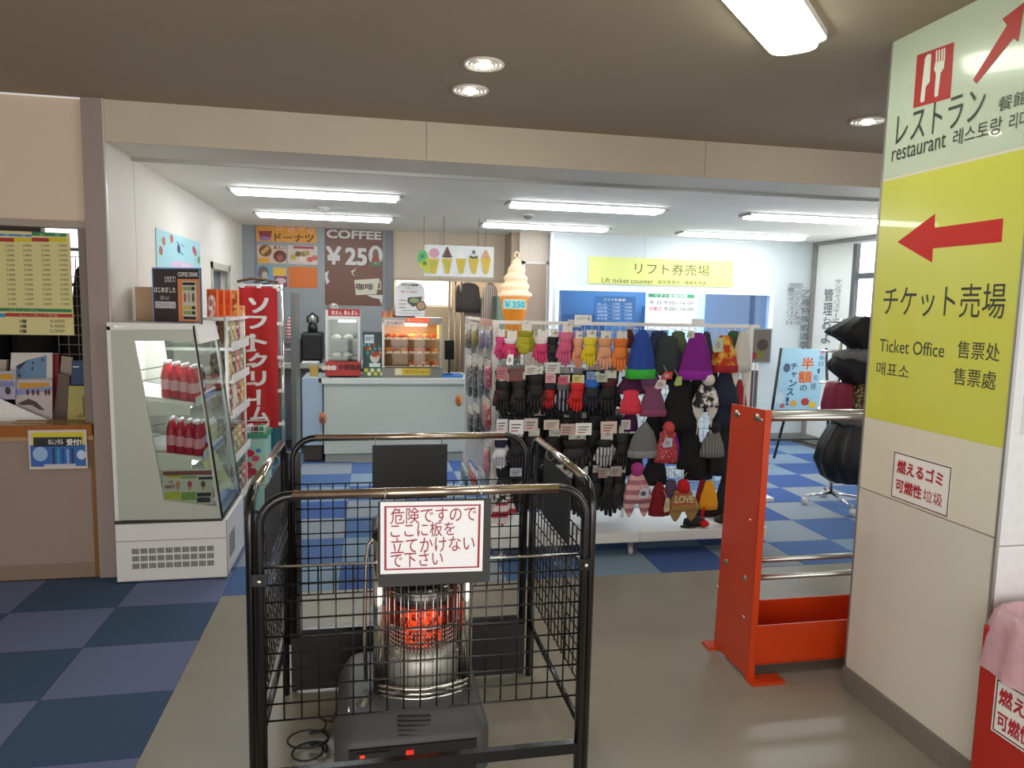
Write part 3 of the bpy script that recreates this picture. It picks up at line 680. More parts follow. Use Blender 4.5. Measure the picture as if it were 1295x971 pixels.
# brochures on the counter
def flat(name, label, cat, y, poly, m, extra=None, th=.012, group=None):
    s = wallsheet(y); t = thing(name, label, cat, (s.w(*s.uv(*poly[0]))), group)
    b = MB(); b.prism([s.w(*s.uv(*p)) for p in poly], (0, th, 0)); b.build('cover', m, t)
    if extra: extra(s); s.done(t)
    return t
def e1(s):
    s.poly([(20, 463), (35, 455), (59, 449), (59, 478), (22, 478)], P('#6f92b4'), px=True); s.poly([(20, 463), (24, 468), (32, 459), (36, 455)], P('#2c3a50'), px=True)
    for p in ((42, 459), (54, 455), (41, 466), (25, 475)): s.disc(*p, 1.5, 2, P('#31405c'), px=True)
flat('ski_brochure', 'white framed brochure with a blue snow slope picture on the counter', 'brochure', 4.62, [(12, 480), (66, 480), (66, 446), (14, 446)], M('#dcd8d4', .4), e1)
def e2(s):
    s.rect(24, 484, 63, 491, P('#cf9a2c'), px=True); s.poly([(20, 500), (66, 494), (66, 488), (20, 492)], P('#8f95c4'), px=True)
    for x in (35, 42, 48, 58, 62): s.disc(x, 496, 2, 4, P('#55302c'), px=True)
    s.poly([(23, 510), (36, 504), (46, 508), (57, 519), (50, 518), (40, 512), (26, 512)], P('#4e463e'), px=True)
flat('leaflet', 'pale leaflet with orange header and skiers standing on the counter', 'leaflet', 4.56, [(20, 530), (66, 530), (66, 480), (19, 480)], M('#c8bcbc', .4), e2, .006)
def e3(s):
    s.rect(-2, 473, 17, 480, P('#cf9a2c'), px=True); s.rect(-2, 482, 18, 489, P('#8088b8'), px=True); s.disc(10, 494, 4, 5, P('#4c3038'), px=True)
flat('leaflet', 'lilac leaflet with orange header cut off by the left edge', 'leaflet', 4.54, [(-8, 505), (19, 505), (20, 469), (-8, 469)], M('#b4acc8', .4), e3, .006)
flat('red_booklet', 'dark red booklet standing behind the leaflets on the counter', 'booklet', 4.66, [(66, 520), (73, 520), (74, 447), (66, 447)], M('#8c2a30', .4), None, .03)
flat('wall_pocket', 'curled beige paper standing between brochures', 'paper', 4.68, [(76, 470), (90, 478), (92, 452), (78, 450)], M('#b0a294', .5), None, .004)
flat('clear_holder', 'brownish transparent leaflet holder on the counter', 'holder', 4.60, [(67, 530), (86, 533), (88, 476), (74, 472)], M('#6e6058', .2), None, .02)
def e4(s): s.rect(92, 463, 100, 464.5, WHITE, px=True); s.rect(115, 466, 119, 474, P('#9db4dc'), px=True)
flat('blue_brochure', 'dark blue brochure standing at the right end of the counter', 'brochure', 4.60, [(90, 487), (118, 487), (119, 456), (91, 456)], M('#34507e', .4), e4)
def e5(s): s.rect(104, 500, 111, 527, P('#847c5c'), px=True); s.disc(101, 526, 3, 2, P('#b07850'), px=True)
flat('yellow_leaflet', 'pale yellow leaflet in front of the blue brochure', 'leaflet', 4.54, [(85, 534), (113, 534), (117, 488), (87, 488)], M('#b8b068', .4), e5, .006)
flat('dark_file_box', 'dark upright file box at the right end of the counter', 'file box', 4.55, [(112, 536), (123, 536), (124, 462), (119, 462)], M('#1e2230', .4), None, .10)
flat('folded_poster', 'white glossy sheet leaning diagonally across the counter', 'paper', 4.50, [(-8, 540), (82, 539), (40, 522), (0, 504), (-8, 502)], M('#eef0f2', .12, coat=.5), None, .003)
flat('paper_stack', 'low stack of white sheets standing at the left edge of the counter', 'paper', 4.66, [(-6, 470), (7, 470), (8, 455), (-6, 455)], M('#c8b8ac', .5), lambda s: [s.rect(-6, 457+i*3, 7, 457.8+i*3, P('#8a7a72'), px=True) for i in range(4)], .03)
flat('tan_box', 'flat tan box lying at the front edge of the counter', 'box', 4.42, [(14, 539), (59, 539), (59, 533), (16, 533)], M('#b49a72', .5), None, .06)
# dark booth interior: garment rails and grid panel
t = thing('wire_display_grid', 'white wire display grid behind the price list with dark garments', 'display grid', (-1.75, 5.2, .9))
wiregrid((-2.0, 5.2, .9), (1, 0, 0), .48, .95, 8, 15, .003).build('wire_grid', M('#a8a8a4', .4), t)
def hang_cloth(name, label, cat, x0, x1, y, z0, z1, m, dep=.09, group=None, waves=7, fl_=.06):
    t = thing(name, label, cat, ((x0+x1)/2, y, z0), group)
    w = (x1-x0)/2; h = z1-z0; cx = (x0+x1)/2; ph = random.uniform(0, 6)
    q = MB(); q.loft([(0, w*.96, dep), (h*.3, w, dep*.95), (h*.65, w*.92, dep*.85), (h*.86, w*.85, dep*.7), (h*.95, w*.6, dep*.45), (h, w*.2, dep*.2)], 36, (cx, y, z0),
        wave=lambda a, s_: fl_*(1-s_*.7)*math.sin(waves*a+ph)+.03*math.sin(3*a+ph)); q.build('cloth', m, t)
    q = MB(); q.tube([(cx, y, z1-.01), (cx, y, z1+.03), (cx+.012, y, z1+.05), (cx, y, z1+.06)], .002, 5); q.build('hanger_hook', STEEL, t)
    return t
for i in range(6):
    hang_cloth('dark_jacket', 'black jacket in the dark rental booth, %s from the left' % ORD[i], 'jacket', -3.5+.33*i, -3.2+.33*i, 5.75, .75, 1.62, M('#131318', .8, noise=.2), .12, 'black jackets in the rental booth')
hang_cloth('dark_jacket', 'dark jacket hanging high against the bright booth window', 'jacket', -2.05, -1.66, 5.6, 1.25, 1.86, M('#2a2528', .8), .1)
t = thing('clothes_rail', 'steel clothes rail carrying the jackets in the rental booth', 'clothes rail', (-2.5, 5.68, 0))
for z_, y_ in ((1.92, 5.6), (1.68, 5.75)): part('rail', lambda b: b.tube([(-3.55, y_, z_), (-1.54, y_, z_)], .012, 8), STEEL, t)
for x_ in (-3.55, -1.54): part('post', lambda b: b.tube([(x_, 5.68, 0), (x_, 5.68, 1.92)], .012, 8), STEEL, t); part('bracket', lambda b: b.tube([(x_, 5.6, 1.92), (x_, 5.68, 1.92), (x_, 5.75, 1.68)], .008, 6), STEEL, t)
hang_cloth('red_jacket', 'dark red jacket at the right end of the booth rail', 'jacket', -1.72, -1.55, 5.5, 1.1, 1.6, M('#6b1a2c', .8), .1)
t = thing('red_cloth', 'small red pouch hung on the dark booth shelving above the brochures', 'pouch', at('y', 5.885, 56, 444)); p_ = at('y', 5.885, 56, 440)
part('pouch', lambda b: b.loft([(-.04, .02, .015), (0, .022, .015), (.03, .008, .008)], 10, p_), M('#a01818', .6), t)
q = MB(); q.box(-3.6, 5.9, .0, -1.55, 6.3, 1.45); q.build('storage_shelf', M('#15151a', .8), None, 'black storage shelving at the back of the rental booth', 'shelf')

# ================================================================ REFRIGERATED DISPLAY CASE
fr = thing('refrigerated_case', 'white open refrigerated display case with glass front at the left wall', 'display case', (-1.1, 4.5, 0))
FX, FB, FY0, FY1 = -1.39, -.805, 4.23, 4.80
FW = M('#e8e7e3', .35, noise=.02)
part('base_cabinet', B(FX, FY0, .012, FB, FY1, .345), FW, fr, bevel=.006)
part('dark_seal', B(FX, FY0-.002, .345, FB-.02, FY1, .36), M('#3b3a36', .4), fr)
part('base_seam', B(FX, FY0-.002, .244, FB, FY0+.001, .248), M('#9d9a92', .5), fr)
q = MB(); g0 = wallsheet(FY0-.0015)
for r_ in range(3):
    for c_ in range(10):
        for k in range(6):
            x = -1.305+c_*.0438+k*.0062; z = .188-r_*.043
            q.box(x, FY0-.0025, z-.016, x+.0032, FY0+.002, z+.014)
q.build('vent_grille', M('#4a463f', .6), fr, kind='stuff')
q = MB()
for k in range(14): q.box(FB-.002, 4.30+.012*k, .10, FB+.003, 4.306+.012*k, .24)
q.build('side_vent', M('#9a9a98', .5), fr)
part('side_seam', B(FB-.004, FY0+.002, .02, FB+.001, FY0+.012, .345), M('#8c8880', .5), fr)
# side panels with a window
GW = M('#b9beb2', .3, noise=.02, scale=2)
def sidepanel(y, th):
    s = wallsheet(4.23)
    O4 = [s.uv(*p) for p in ((136, 414), (244, 413), (281, 656), (147, 658))]; I4 = [s.uv(*p) for p in ((170, 431), (245, 431), (274, 641), (207, 632))]
    q = MB()
    vs_ = [(u, y, v) for u, v in O4+I4]; vs_ += [(u, y+th, v) for u, v in O4+I4]
    fs = []
    for i in range(4):
        j = (i+1) % 4
        fs += [(i, 4+i, 4+j, j), (8+i, 8+j, 12+j, 12+i), (i, j, 8+j, 8+i), (4+i, 12+i, 12+j, 4+j)]
    q.add(vs_, fs, False); q.build('side_panel', GW, fr)
    q = MB(); q.prism([(u, y+th*.5, v) for u, v in I4], (0, .002, 0)); q.build('side_glass', glass('#eef2ee', .95), fr)
    q = MB()
    for a, b_ in ((0, 1), (0, 3)):
        p0 = Vector((O4[a][0], y, O4[a][1])); p1 = Vector((O4[b_][0], y, O4[b_][1])); dd_ = (p1-p0).normalized(); nn = Vector((-dd_.z, 0, dd_.x))
        if a == 0 and b_ == 3: nn = -nn
        q.prism([p0+nn*.004-dd_*.004, p1+nn*.004, p1-nn*.014, p0-nn*.014-dd_*.004], (0, -.005, 0))
    q.build('panel_edge', FW, fr)
sidepanel(FY0, .018); sidepanel(FY1-.018, .018)
part('back_wall', B(FX, FY0+.018, .36, FX+.03, FY1-.018, 1.44), M('#d9cdc8', .4), fr)
part('roof', lambda b: b.prism([(FX, FY0, 1.44), (-.95, FY0, 1.44), (-.95, FY0, 1.46), (FX, FY0, 1.46)], (0, FY1-FY0, 0)), FW, fr)
part('top_fascia', lambda b: b.prism([(-.955, FY0+.02, 1.44), (-.935, FY0+.02, 1.35), (-.925, FY0+.02, 1.35), (-.945, FY0+.02, 1.445)], (0, FY1-FY0-.04, 0)), FW, fr)
part('canopy_fill_strip', B(-1.30, FY0+.03, 1.425, -1.0, FY1-.03, 1.438), M('#f4f6ff', .4, emit=7.0, noise=0), fr)  # glowing strip added to brighten the dark case interior
for y in (FY0, FY1-.008): part('front_post', lambda b: b.tube([(-.953, y, 1.45), (-.825, y, .36)], .006, 8), M('#55524c', .25, .8), fr)
part('front_glass', lambda b: b.prism([(-.935, FY0+.006, 1.35), (-.825, FY0+.006, .38), (-.822, FY0+.006, .38), (-.932, FY0+.006, 1.35)], (0, FY1-FY0-.014, 0)), glass('#f4f8f8', .96), fr)
part('well_floor', B(FX+.03, FY0+.018, .36, -.84, FY1-.018, .385), M('#77756c', .4), fr)
for nm, zz, pk in (('upper', 1.02, ((180, 487), (234, 500), (231, 514), (184, 512))), ('lower', .71, ((200, 571), (248, 582), (246, 592), (204, 590)))):
    xx_ = -.965 if zz > 1 else -.93
    q = MB(); q.prism([(-1.36, 4.26, zz+.06), (-.965 if zz > 1 else -.93, 4.26, zz), (-.965 if zz > 1 else -.93, 4.26, zz-.025), (-1.36, 4.26, zz+.035)], (0, .50, 0)); q.build('shelf', FW, fr)
    part('shelf_fill_strip', B(xx_-.07, 4.28, zz-.045, xx_-.045, 4.74, zz-.03), M('#f4f6ff', .4, emit=6.0, noise=0), fr)  # hidden glowing strip, added to brighten the case below each shelf
    q = MB(); q.prism([(-1.22, 4.252, zz-.07), (-.99, 4.252, zz-.07), (-.985, 4.252, zz-.015), (-1.22, 4.252, zz+.02)], (0, .015, 0)); q.build('shelf_bracket', FW, fr)
    xx = -.955 if zz > 1 else -.92
    q = MB(); q.box(xx-.004, 4.26, zz-.02, xx+.006, 4.76, zz+.03); q.build('price_rail', M('#dfe4ea', .3), fr)
    q = MB(); q.box(xx+.006, 4.45, zz-.01, xx+.008, 4.74, zz+.02); q.build('price_strip', P('#5a78c0'), fr)
part('inner_lining_line', lambda b: [b.prism([(-1.34, 4.262, z), (-1.12, 4.262, z+.04), (-1.12, 4.262, z+.045), (-1.34, 4.262, z+.005)], (0, .003, 0)) for z in (.80, .86, 1.12, 1.18)], M('#8a7a76', .5), fr)
s = wallsheet(4.248)
t = board('ice_cream_price_card', 'price card with three soft ice cream cones inside the case side window', 'price card', s, 205, 594, 270, 637, .002, M('#d7d8cc', .4), px=True)
s.rect(206, 596, 270, 600, P('#8a4a48'), px=True); s.rect(211, 601.5, 228, 604, P('#c8c83c'), px=True); s.rect(229, 602, 249, 604.5, P('#8aa858'), px=True); s.rect(251, 603, 269, 606, P('#2c3038'), px=True)
s.text('各種', 213, 607, 219, 611, P('#a04038'), px=True); s.text('180円', 208, 613, 221, 618, P('#a03030'), .03, px=True)
for x, c_ in ((225, '#d89858'), (240, '#c04858'), (257, '#5c4648')):
    s.disc(x, 612, 3, 4, P(c_), px=True); s.poly([(x-2.5, 615), (x+2.5, 615), (x, 621)], P('#c89a58'), px=True)
s.rect(209, 622, 228, 631, P('#c9cc48'), px=True); s.rect(229, 622.5, 248, 632, P('#8cac50'), px=True); s.rect(249, 623, 267, 627.5, P('#30363a'), px=True); s.rect(249, 629, 266, 635, P('#30363a'), px=True); s.done(t)
# bottles
def bottle(x, y, z, h, col, cap, label, group, band=None):
    t = thing('drink_bottle', label, 'bottle', (x, y, z), group); r = h*.125
    key = ('bt', h, col, cap)
    if key not in GL:
        q = MB(); q.loft([(0, r*.85, r*.85), (h*.03, r, r), (h*.6, r, r), (h*.75, r*.75, r*.75), (h*.88, r*.38, r*.38), (h*.9, r*.38, r*.38)], 12)
        a = q.build('body', M(col, .25, noise=.05), t); q = MB(); q.loft([(h*.9, r*.45, r*.45), (h, r*.45, r*.45)], 10); b = q.build('cap', M(cap, .4), t)
        q = MB(); q.loft([(h*.22, r*1.02, r*1.02), (h*.5, r*1.02, r*1.02)], 12, caps=False); c = q.build('wrapper', M(band or '#efe0e0', .4), t)
        for o in (a, b, c):
            for v in o.data.vertices: v.co += Vector((x, y, z))   # build() subtracts the thing's place
        GL[key] = (a.data, b.data, c.data)
        for o in (a, b, c): pass
    else:
        for nm, me in zip(('body', 'cap', 'wrapper'), GL[key]):
            o = bpy.data.objects.new(nm, me); C.objects.link(o); o.parent = t
for i in range(4):
    for j in range(3):
        bottle(-1.12+.047*i, 4.29+.05*j, 1.05-.008*i, .20, '#c8303c' if (i+j) % 2 else '#d84a52', '#f0eceb', 'red bottle on the upper refrigerated shelf, row %s from the viewer, %s from the wall' % (ORD[j], ORD[i]), 'red bottles on the upper refrigerated shelf', '#e8b0b8')
for j in range(3):
    bottle(-1.0+.0, 4.52+.05*j, 1.03, .17, '#4a2038', '#c8b8c8', 'dark purple bottle on the upper refrigerated shelf, %s from the viewer' % ORD[j], 'purple bottles on the upper refrigerated shelf', '#d8d0e8')
bottle(-1.06, 4.50, 1.04, .17, '#d08a20', '#f0eceb', 'amber bottled drink between red and purple bottles on the upper shelf', None, '#e0b048')
for i in range(4):
    for j in range(2): bottle(-1.10+.047*i, 4.29+.05*j, .735-.008*i, .20, '#b81c38', '#f0eceb', 'red bottle on the lower refrigerated shelf, row %s from the viewer, %s from the wall' % (ORD[j], ORD[i]), 'red bottles on the lower refrigerated shelf', '#e8a0b0')
for i in range(2):
    for j in range(3): bottle(-1.01+.045*i, 4.42+.05*j, .72, .17, '#3c1838' if i == 0 else '#b01838', '#c8c0d0', 'small %s bottle on the lower refrigerated shelf, %s in depth' % (('purple', 'crimson')[i], ORD[j]), 'small bottles on the lower refrigerated shelf', '#b8a8d0')
for j in range(3):
    t = thing('drink_carton', 'green and yellow drink carton on the lower refrigerated shelf, %s in depth' % ORD[j], 'carton', (-.96, 4.64+.045*j, .72), 'cartons on the lower refrigerated shelf')
    part('carton_body', B(-.99, 4.622+.045*j, .72, -.945, 4.66+.045*j, .84), pattern('noise', '#b8b848', '#e8e4c8', 30), t); part('carton_top', lambda b: b.prism([(-.99, 4.622+.045*j, .84), (-.945, 4.622+.045*j, .84), (-.967, 4.622+.045*j, .865)], (0, .038, 0)), WHITEM, t)
# pale yellow bag lying in the well
q = MB(); n_ = 12; vs_ = []
for i in range(n_+1):
    for j in range(n_+1):
        u, v = i/n_, j/n_
        vs_.append((-.955+.10*u+.014*math.sin(6*v+2*u), 4.29+.40*v, .70-.27*u+.03*math.sin(4*v)+.008*math.sin(9*u+7*v)))
q.add(vs_, [(i*(n_+1)+j, (i+1)*(n_+1)+j, (i+1)*(n_+1)+j+1, i*(n_+1)+j+1) for i in range(n_) for j in range(n_)], True)
t = thing('yellow_cloth', 'pale yellow cloth sheet draped in the bottom of the refrigerated case', 'cloth', (-1, 4.5, .39)); q.build('sheet', M('#e2e0a0', .6, noise=.04), t)
q = MB(); q.prism([(-.90, 4.30, .44), (-.875, 4.30, .445), (-.86, 4.30, .41), (-.885, 4.30, .405)], (0, .42, 0)); q.build('price_rail', M('#c8d4ee', .3), fr)
# chalk-style sign and cardboard on the case
s = Sheet(at('y', 4.50, 194, 408), (at('y', 4.36, 253, 404)-at('y', 4.50, 194, 408))*Vector((1, 1, 0)))
W_, H_ = s.uv(253, 346)[0], s.uv(191, 338)[1]
t = board('menu_board', 'black menu board with blue frame standing on the refrigerated case', 'menu board', s, 0, 0, W_, H_, .012, M('#3a3436', .5))
s.frame(0, 0, W_, H_, .008, P('#7fa0d8')); s.layer()
s.rect(W_*.54, H_*.04, W_*.985, H_*.80, P('#e8905c')); s.rect(W_*.63, H_*.07, W_*.92, H_*.76, P('#d8d4c4')); s.layer()
s.text('COFFEE DRINK', W_*.55, H_*.84, W_*.96, H_*.92, WHITE, .02); s.rect(W_*.64, H_*.69, W_*.9, H_*.74, INK); s.rect(W_*.64, H_*.08, W_*.9, H_*.13, INK)
for i in range(3):
    for z, c_ in ((.60, '#88a850'), (.26, '#c8c040'), (.17, '#90a848')): s.rect(W_*(.65+.085*i), H_*z, W_*(.72+.085*i), H_*(z+.06), P(c_ if i < 2 else '#33383c'))
    s.disc(W_*(.685+.085*i), H_*.47, .008, .028, P(('#c05850', '#a8a8a0', '#58504c')[i]))
s.text('とれたて!', W_*.28, H_*.74, W_*.5, H_*.85, WHITE, .02); s.text('はじめました', W_*.05, H_*.55, W_*.5, H_*.65, WHITE, .02); s.text('おいしい', W_*.18, H_*.42, W_*.36, H_*.50, WHITE, .01)
s.rect(W_*.06, H_*.27, W_*.49, H_*.39, P('#d8d4dc')); s.layer(); s.text('ソフトクリーム', W_*.08, H_*.29, W_*.47, H_*.37, P('#5c5860'), .02)
s.done(t)
q = MB(); q.box(-1.36, 4.62, 1.462, -1.12, 4.78, 1.66); q.build('cardboard_box', M('#b09578', .8, noise=.06), None, 'brown cardboard box behind the menu board on the case', 'box', bevel=.003)
# blue pastel poster on left wall
s = Sheet((-1.4, 0, 0), (0, 1, 0))
a = s.pb(197, 289, 253, 345); a = (s.uv(197, 289)[0], 1.80, s.uv(253, 309)[0], 2.06)
t = board('pastel_poster', 'pale blue and pink poster with ice cream pictures on the left wall', 'poster', s, *a, .002, M('#a8d8e0', .5, noise=.02))
w_, h_ = a[2]-a[0], a[3]-a[1]
def UV(u, v): return a[0]+w_*u, a[1]+h_*v
s.disc(*UV(.55, .15), w_*.3, h_*.14, P('#d8c4dc')); s.layer()
for (u, v), c_ in (((.08, .45), '#a8684c'), ((.14, .72), '#b07858'), ((.3, .85), '#b86848'), ((.45, .62), '#3c4878'), ((.82, .72), '#c84860'), ((.86, .66), '#d06878'), ((.95, .45), '#7a9c60')):
    s.disc(*UV(u, v), w_*.035, h_*.12, P(c_))
for (u, v) in ((.4, .8), (.5, .78), (.48, .55)): s.poly([UV(u, v), UV(u+.06, v-.08), UV(u+.07, v-.06), UV(u+.01, v+.02)], P('#38508c'))
s.text('アイス', *UV(.5, .1), *UV(.68, .22), WHITE, .02); s.done(t)

# ================================================================ SNACK RACK by left wall
sr_ = thing('snack_rack', 'white wire shelving unit of snacks behind the refrigerated case', 'shelf unit', (-1.1, 5.3, 0))
SX0, SX1, SY0, SY1 = -1.38, -.90, 4.86, 5.50
for x in (SX0, SX1):
    for y in (SY0, SY1): part('post', lambda b: b.tube([(x, y, .012), (x, y, 1.49)], .011, 8), WHITEM, sr_)
SZ = (.25, .55, .85, 1.08, 1.29, 1.48)
for z in SZ:
    part('shelf', B(SX0, SY0, z-.018, SX1+.03, SY1, z), WHITEM, sr_)
    if z < 1.4: part('shelf_lip', B(SX1+.03, SY0, z-.02, SX1+.036, SY1, z+.035), WHITEM, sr_)
part('back_panel', B(SX0-.012, SY0, .05, SX0-.006, SY1, 1.48), M('#c8c4c0', .5), sr_)
k_ = 0
for z in (1.32, 1.22, 1.12, .86, .98):
    k_ += 1
    t = thing('label_clip', 'small white price clip sticking out of the snack rack at %s height' % ('top', 'second', 'third', 'lowest', 'fourth')[k_-1], 'price clip', (SX1+.05, SY1, z), 'price clips on the snack rack')
    part('clip_plate', lambda b: b.prism([(SX1+.02, SY1-.02, z), (SX1+.09, SY1-.04, z+.010), (SX1+.09, SY1-.04, z+.026), (SX1+.02, SY1-.02, z+.018)], (0, .003, 0)), WHITEM, t)
cols_ = ('#a83830', '#d8b048', '#5c3c30', '#c85848', '#78906c', '#c8a040', '#8c2c3c', '#e0d8c0')
def snack(x, y, z, w, h, c_, lab, tilt=0):
    t = thing('snack_bag', lab, 'snack bag', (x, y, z), 'snack bags on the white wire rack')
    q = MB(); vs_ = []; n1, n2 = 6, 7
    for sd in (1, -1):
        for i in range(n1):
            for j in range(n2):
                u, v = i/(n1-1), j/(n2-1); th = .02*math.sin(math.pi*u)**.6*math.sin(math.pi*v)**.5
                vs_.append((x+sd*th, y+w*(u-.5), z+h*v))
    N_ = n1*n2
    fs = [(i*n2+j, (i+1)*n2+j, (i+1)*n2+j+1, i*n2+j+1) for i in range(n1-1) for j in range(n2-1)]
    fs += [tuple(N_+k for k in f[::-1]) for f in fs]
    q.add(vs_, fs, True); q.build('pouch', pattern('noise', c_, '#e8dcc8', 28, .3, .56), t)
    part('seal', B(x-.002, y-w/2, z+h-.012, x+.002, y+w/2, z+h), M(c_, .3), t)
for li, z in enumerate(SZ[:-1]):
    for i in range(4):
        snack(-.90, 4.93+.155*i, z+.004, .13, .18 if z < 1 else .165, cols_[(li*3+i) % 8], 'snack bag in front on the %s rack shelf, %s from the near end' % (('bottom', 'second', 'third', 'fourth', 'fifth')[li], ORD[i]))
        snack(-1.0, 4.95+.155*i, z+.004, .13, .17 if z < 1 else .16, cols_[(li*5+i+3) % 8], 'snack bag behind on the %s rack shelf, %s from the near end' % (('bottom', 'second', 'third', 'fourth', 'fifth')[li], ORD[i]))
for i in range(4):
    y = 4.55+.0*i; p0 = at('y', 4.95+.1*i, 263+9*i, 402); q = MB()
    t = thing('snack_box', 'orange snack box upright on the top shelf, %s from the left' % ('first', 'second', 'third', 'fourth, with yellow pictures')[i], 'snack box', (p0.x, 4.95+.1*i, 1.484))
    part('carton', B(p0.x-.005, 4.95+.1*i, 1.484, p0.x+.055, 5.02+.1*i, 1.66), M('#e8641c' if i < 3 else '#e8902c', .4), t, bevel=.002)
    part('picture', B(p0.x+.002, 4.948+.1*i, 1.50, p0.x+.05, 4.951+.1*i, 1.64), pattern('noise', '#e8641c' if i < 3 else '#e8d080', '#d84818' if i < 3 else '#b84820', 25), t)
snack(-.99, 4.90, 1.484, .15, .14, '#b04840', 'reddish snack bag slumped beside the orange boxes on the top shelf')
t = thing('snack_box', 'small peach snack box at the end of the top shelf', 'snack box', (-.92, 5.42, 1.484)); part('carton', B(-.95, 5.38, 1.484, -.88, 5.46, 1.555), pattern('noise', '#d88848', '#e8c090', 30), t)

# ================================================================ SOFT CREAM BANNER
s = wallsheet(5.9)
t = thing('banner_flag', 'tall red banner with white soft cream lettering on a pole', 'banner', (-.85, 5.9, 0))
u0, v0, u1, v1 = s.pb(302, 362, 353, 541)
rows_ = 14; q = MB(); vs_ = []
for i in range(11):
    for j in range(rows_+1): vs_.append((u0+(u1-u0)*i/10, 5.905+.006*math.sin(i*1.1+j*.3), v0+(v1-v0)*j/rows_))
q.add(vs_, [(i*(rows_+1)+j, (i+1)*(rows_+1)+j, (i+1)*(rows_+1)+j+1, i*(rows_+1)+j+1) for i in range(10) for j in range(rows_)], True)
q.build('red_cloth', M('#c8181c', .6, noise=.03), t)
part('teal_hem', B(u0, 5.9, .30, u1, 5.91, v0), M('#1f6a78', .6), t, label='teal lower end of the banner')
s.o.y = 5.892
chs = 'ソフトクリーム'; bx = ((314, 376, 340, 396), (312, 399, 338, 416), (316, 422, 338, 442), (314, 446, 338, 465), (317, 469, 337, 488), None, (316, 514, 340, 532))
for ch, b_ in zip(chs, bx):
    if b_: s.text(ch, *b_, WHITE, .06, px=True)
s.poly([(324, 493), (330, 492), (329, 512), (325, 513)], WHITE, px=True); s.done(t, 'white_lettering')
xp = u1+.03
part('pole', lambda b: b.tube([(xp, 5.93, .012), (xp, 5.93, v1+.02)], .013, 10), CHROME, t)
part('top_bar', lambda b: b.tube([(u0-.01, 5.92, v1+.012), (xp, 5.93, v1+.012)], .006, 8), WHITEM, t)
for k in range(5): part('loop', B(u1-.005, 5.893, v0+.02+(v1-v0-.05)*k/4, xp+.012, 5.91, v0+.045+(v1-v0-.05)*k/4), WHITEM, t)
for k in range(3): part('loop', B(u0+.01+(u1-u0-.04)*k/2, 5.893, v1-.01, u0+.04+(u1-u0-.04)*k/2, 5.94, v1+.022), WHITEM, t)
part('pole_base', B(u0, 5.82, 0, xp+.05, 6.05, .03), M('#3a3a3c', .5), t)
q = MB(); q.tube([at('y', 6.0, *p) for p in ((300, 356), (318, 352), (335, 353), (343, 357), (330, 360), (322, 357), (335, 353), (352, 357), (345, 360))], .012, 6); q.build('coiled_strap', M('#5c4630', .7), None, 'brown strap coiled over the top of the banner', 'strap')
# steel cabinet edge beside banner
q = MB(); q.box(-.64, 6.15, .0, -.60, 6.5, 1.66); tag(q.build('screen_panel', M('#5c645f', .35, noise=.05), None), 'grey green upright screen panel right of the banner', 'screen')
# ice-cream freezer (mint)
fz = thing('ice_cream_freezer', 'pale mint ice cream freezer with red stickers and wire baskets under the banner', 'freezer', (-.93, 5.7, 0))
part('body', B(-1.14, 5.56, .012, -.765, 5.85, .575), M('#a8d4c4', .4, noise=.03), fz, bevel=.015)
part('green_rim', B(-1.15, 5.55, .575, -.755, 5.86, .605), M('#3c8c68', .4), fz)
q = MB()
for z in (.62, .66): q.tube([(-1.13, 5.58, z), (-.775, 5.58, z), (-.775, 5.84, z), (-1.13, 5.84, z)], .003, 5, closed=True)
for i in range(10): q.tube([(-1.13+.039*i, 5.58, .605), (-1.13+.039*i, 5.58, .66)], .002, 5)
for i in range(7): q.tube([(-.775, 5.58+.04*i, .605), (-.775, 5.58+.04*i, .66)], .002, 5)
q.build('wire_basket', WHITEM, fz)
s = wallsheet(5.558)
for (x, y, r_, c_) in ((-.83, .50, .035, '#c8283c'), (-.79, .46, .03, '#d84858'), (-.85, .41, .035, '#c02c40'), (-.82, .36, .04, '#b8283c'), (-.77, .52, .02, '#3c78c0'), (-.80, .42, .02, '#e8b0a0'), (-.85, .33, .03, '#d03850')):
    s.disc(x-.05, y-.04, r_, r_*.8, P(c_), 7)
s.done(fz, 'flower_stickers', label='red flower stickers')
for i in range(8):
    t = thing('ice_cream_packet', '%s ice cream packet in the mint freezer basket, %s from the left' % (('red', 'white', 'maroon', 'green')[i % 4], ORD[i]), 'ice cream', (-1.1+.042*i, 5.66, .6), 'ice cream packets in the freezer basket')
    part('wrapper', B(-1.12+.042*i, 5.60, .605, -1.085+.042*i, 5.72, .66), M(('#b82c38', '#e8e0dc', '#7c3040', '#38906c')[i % 4], .3), t, bevel=.006)

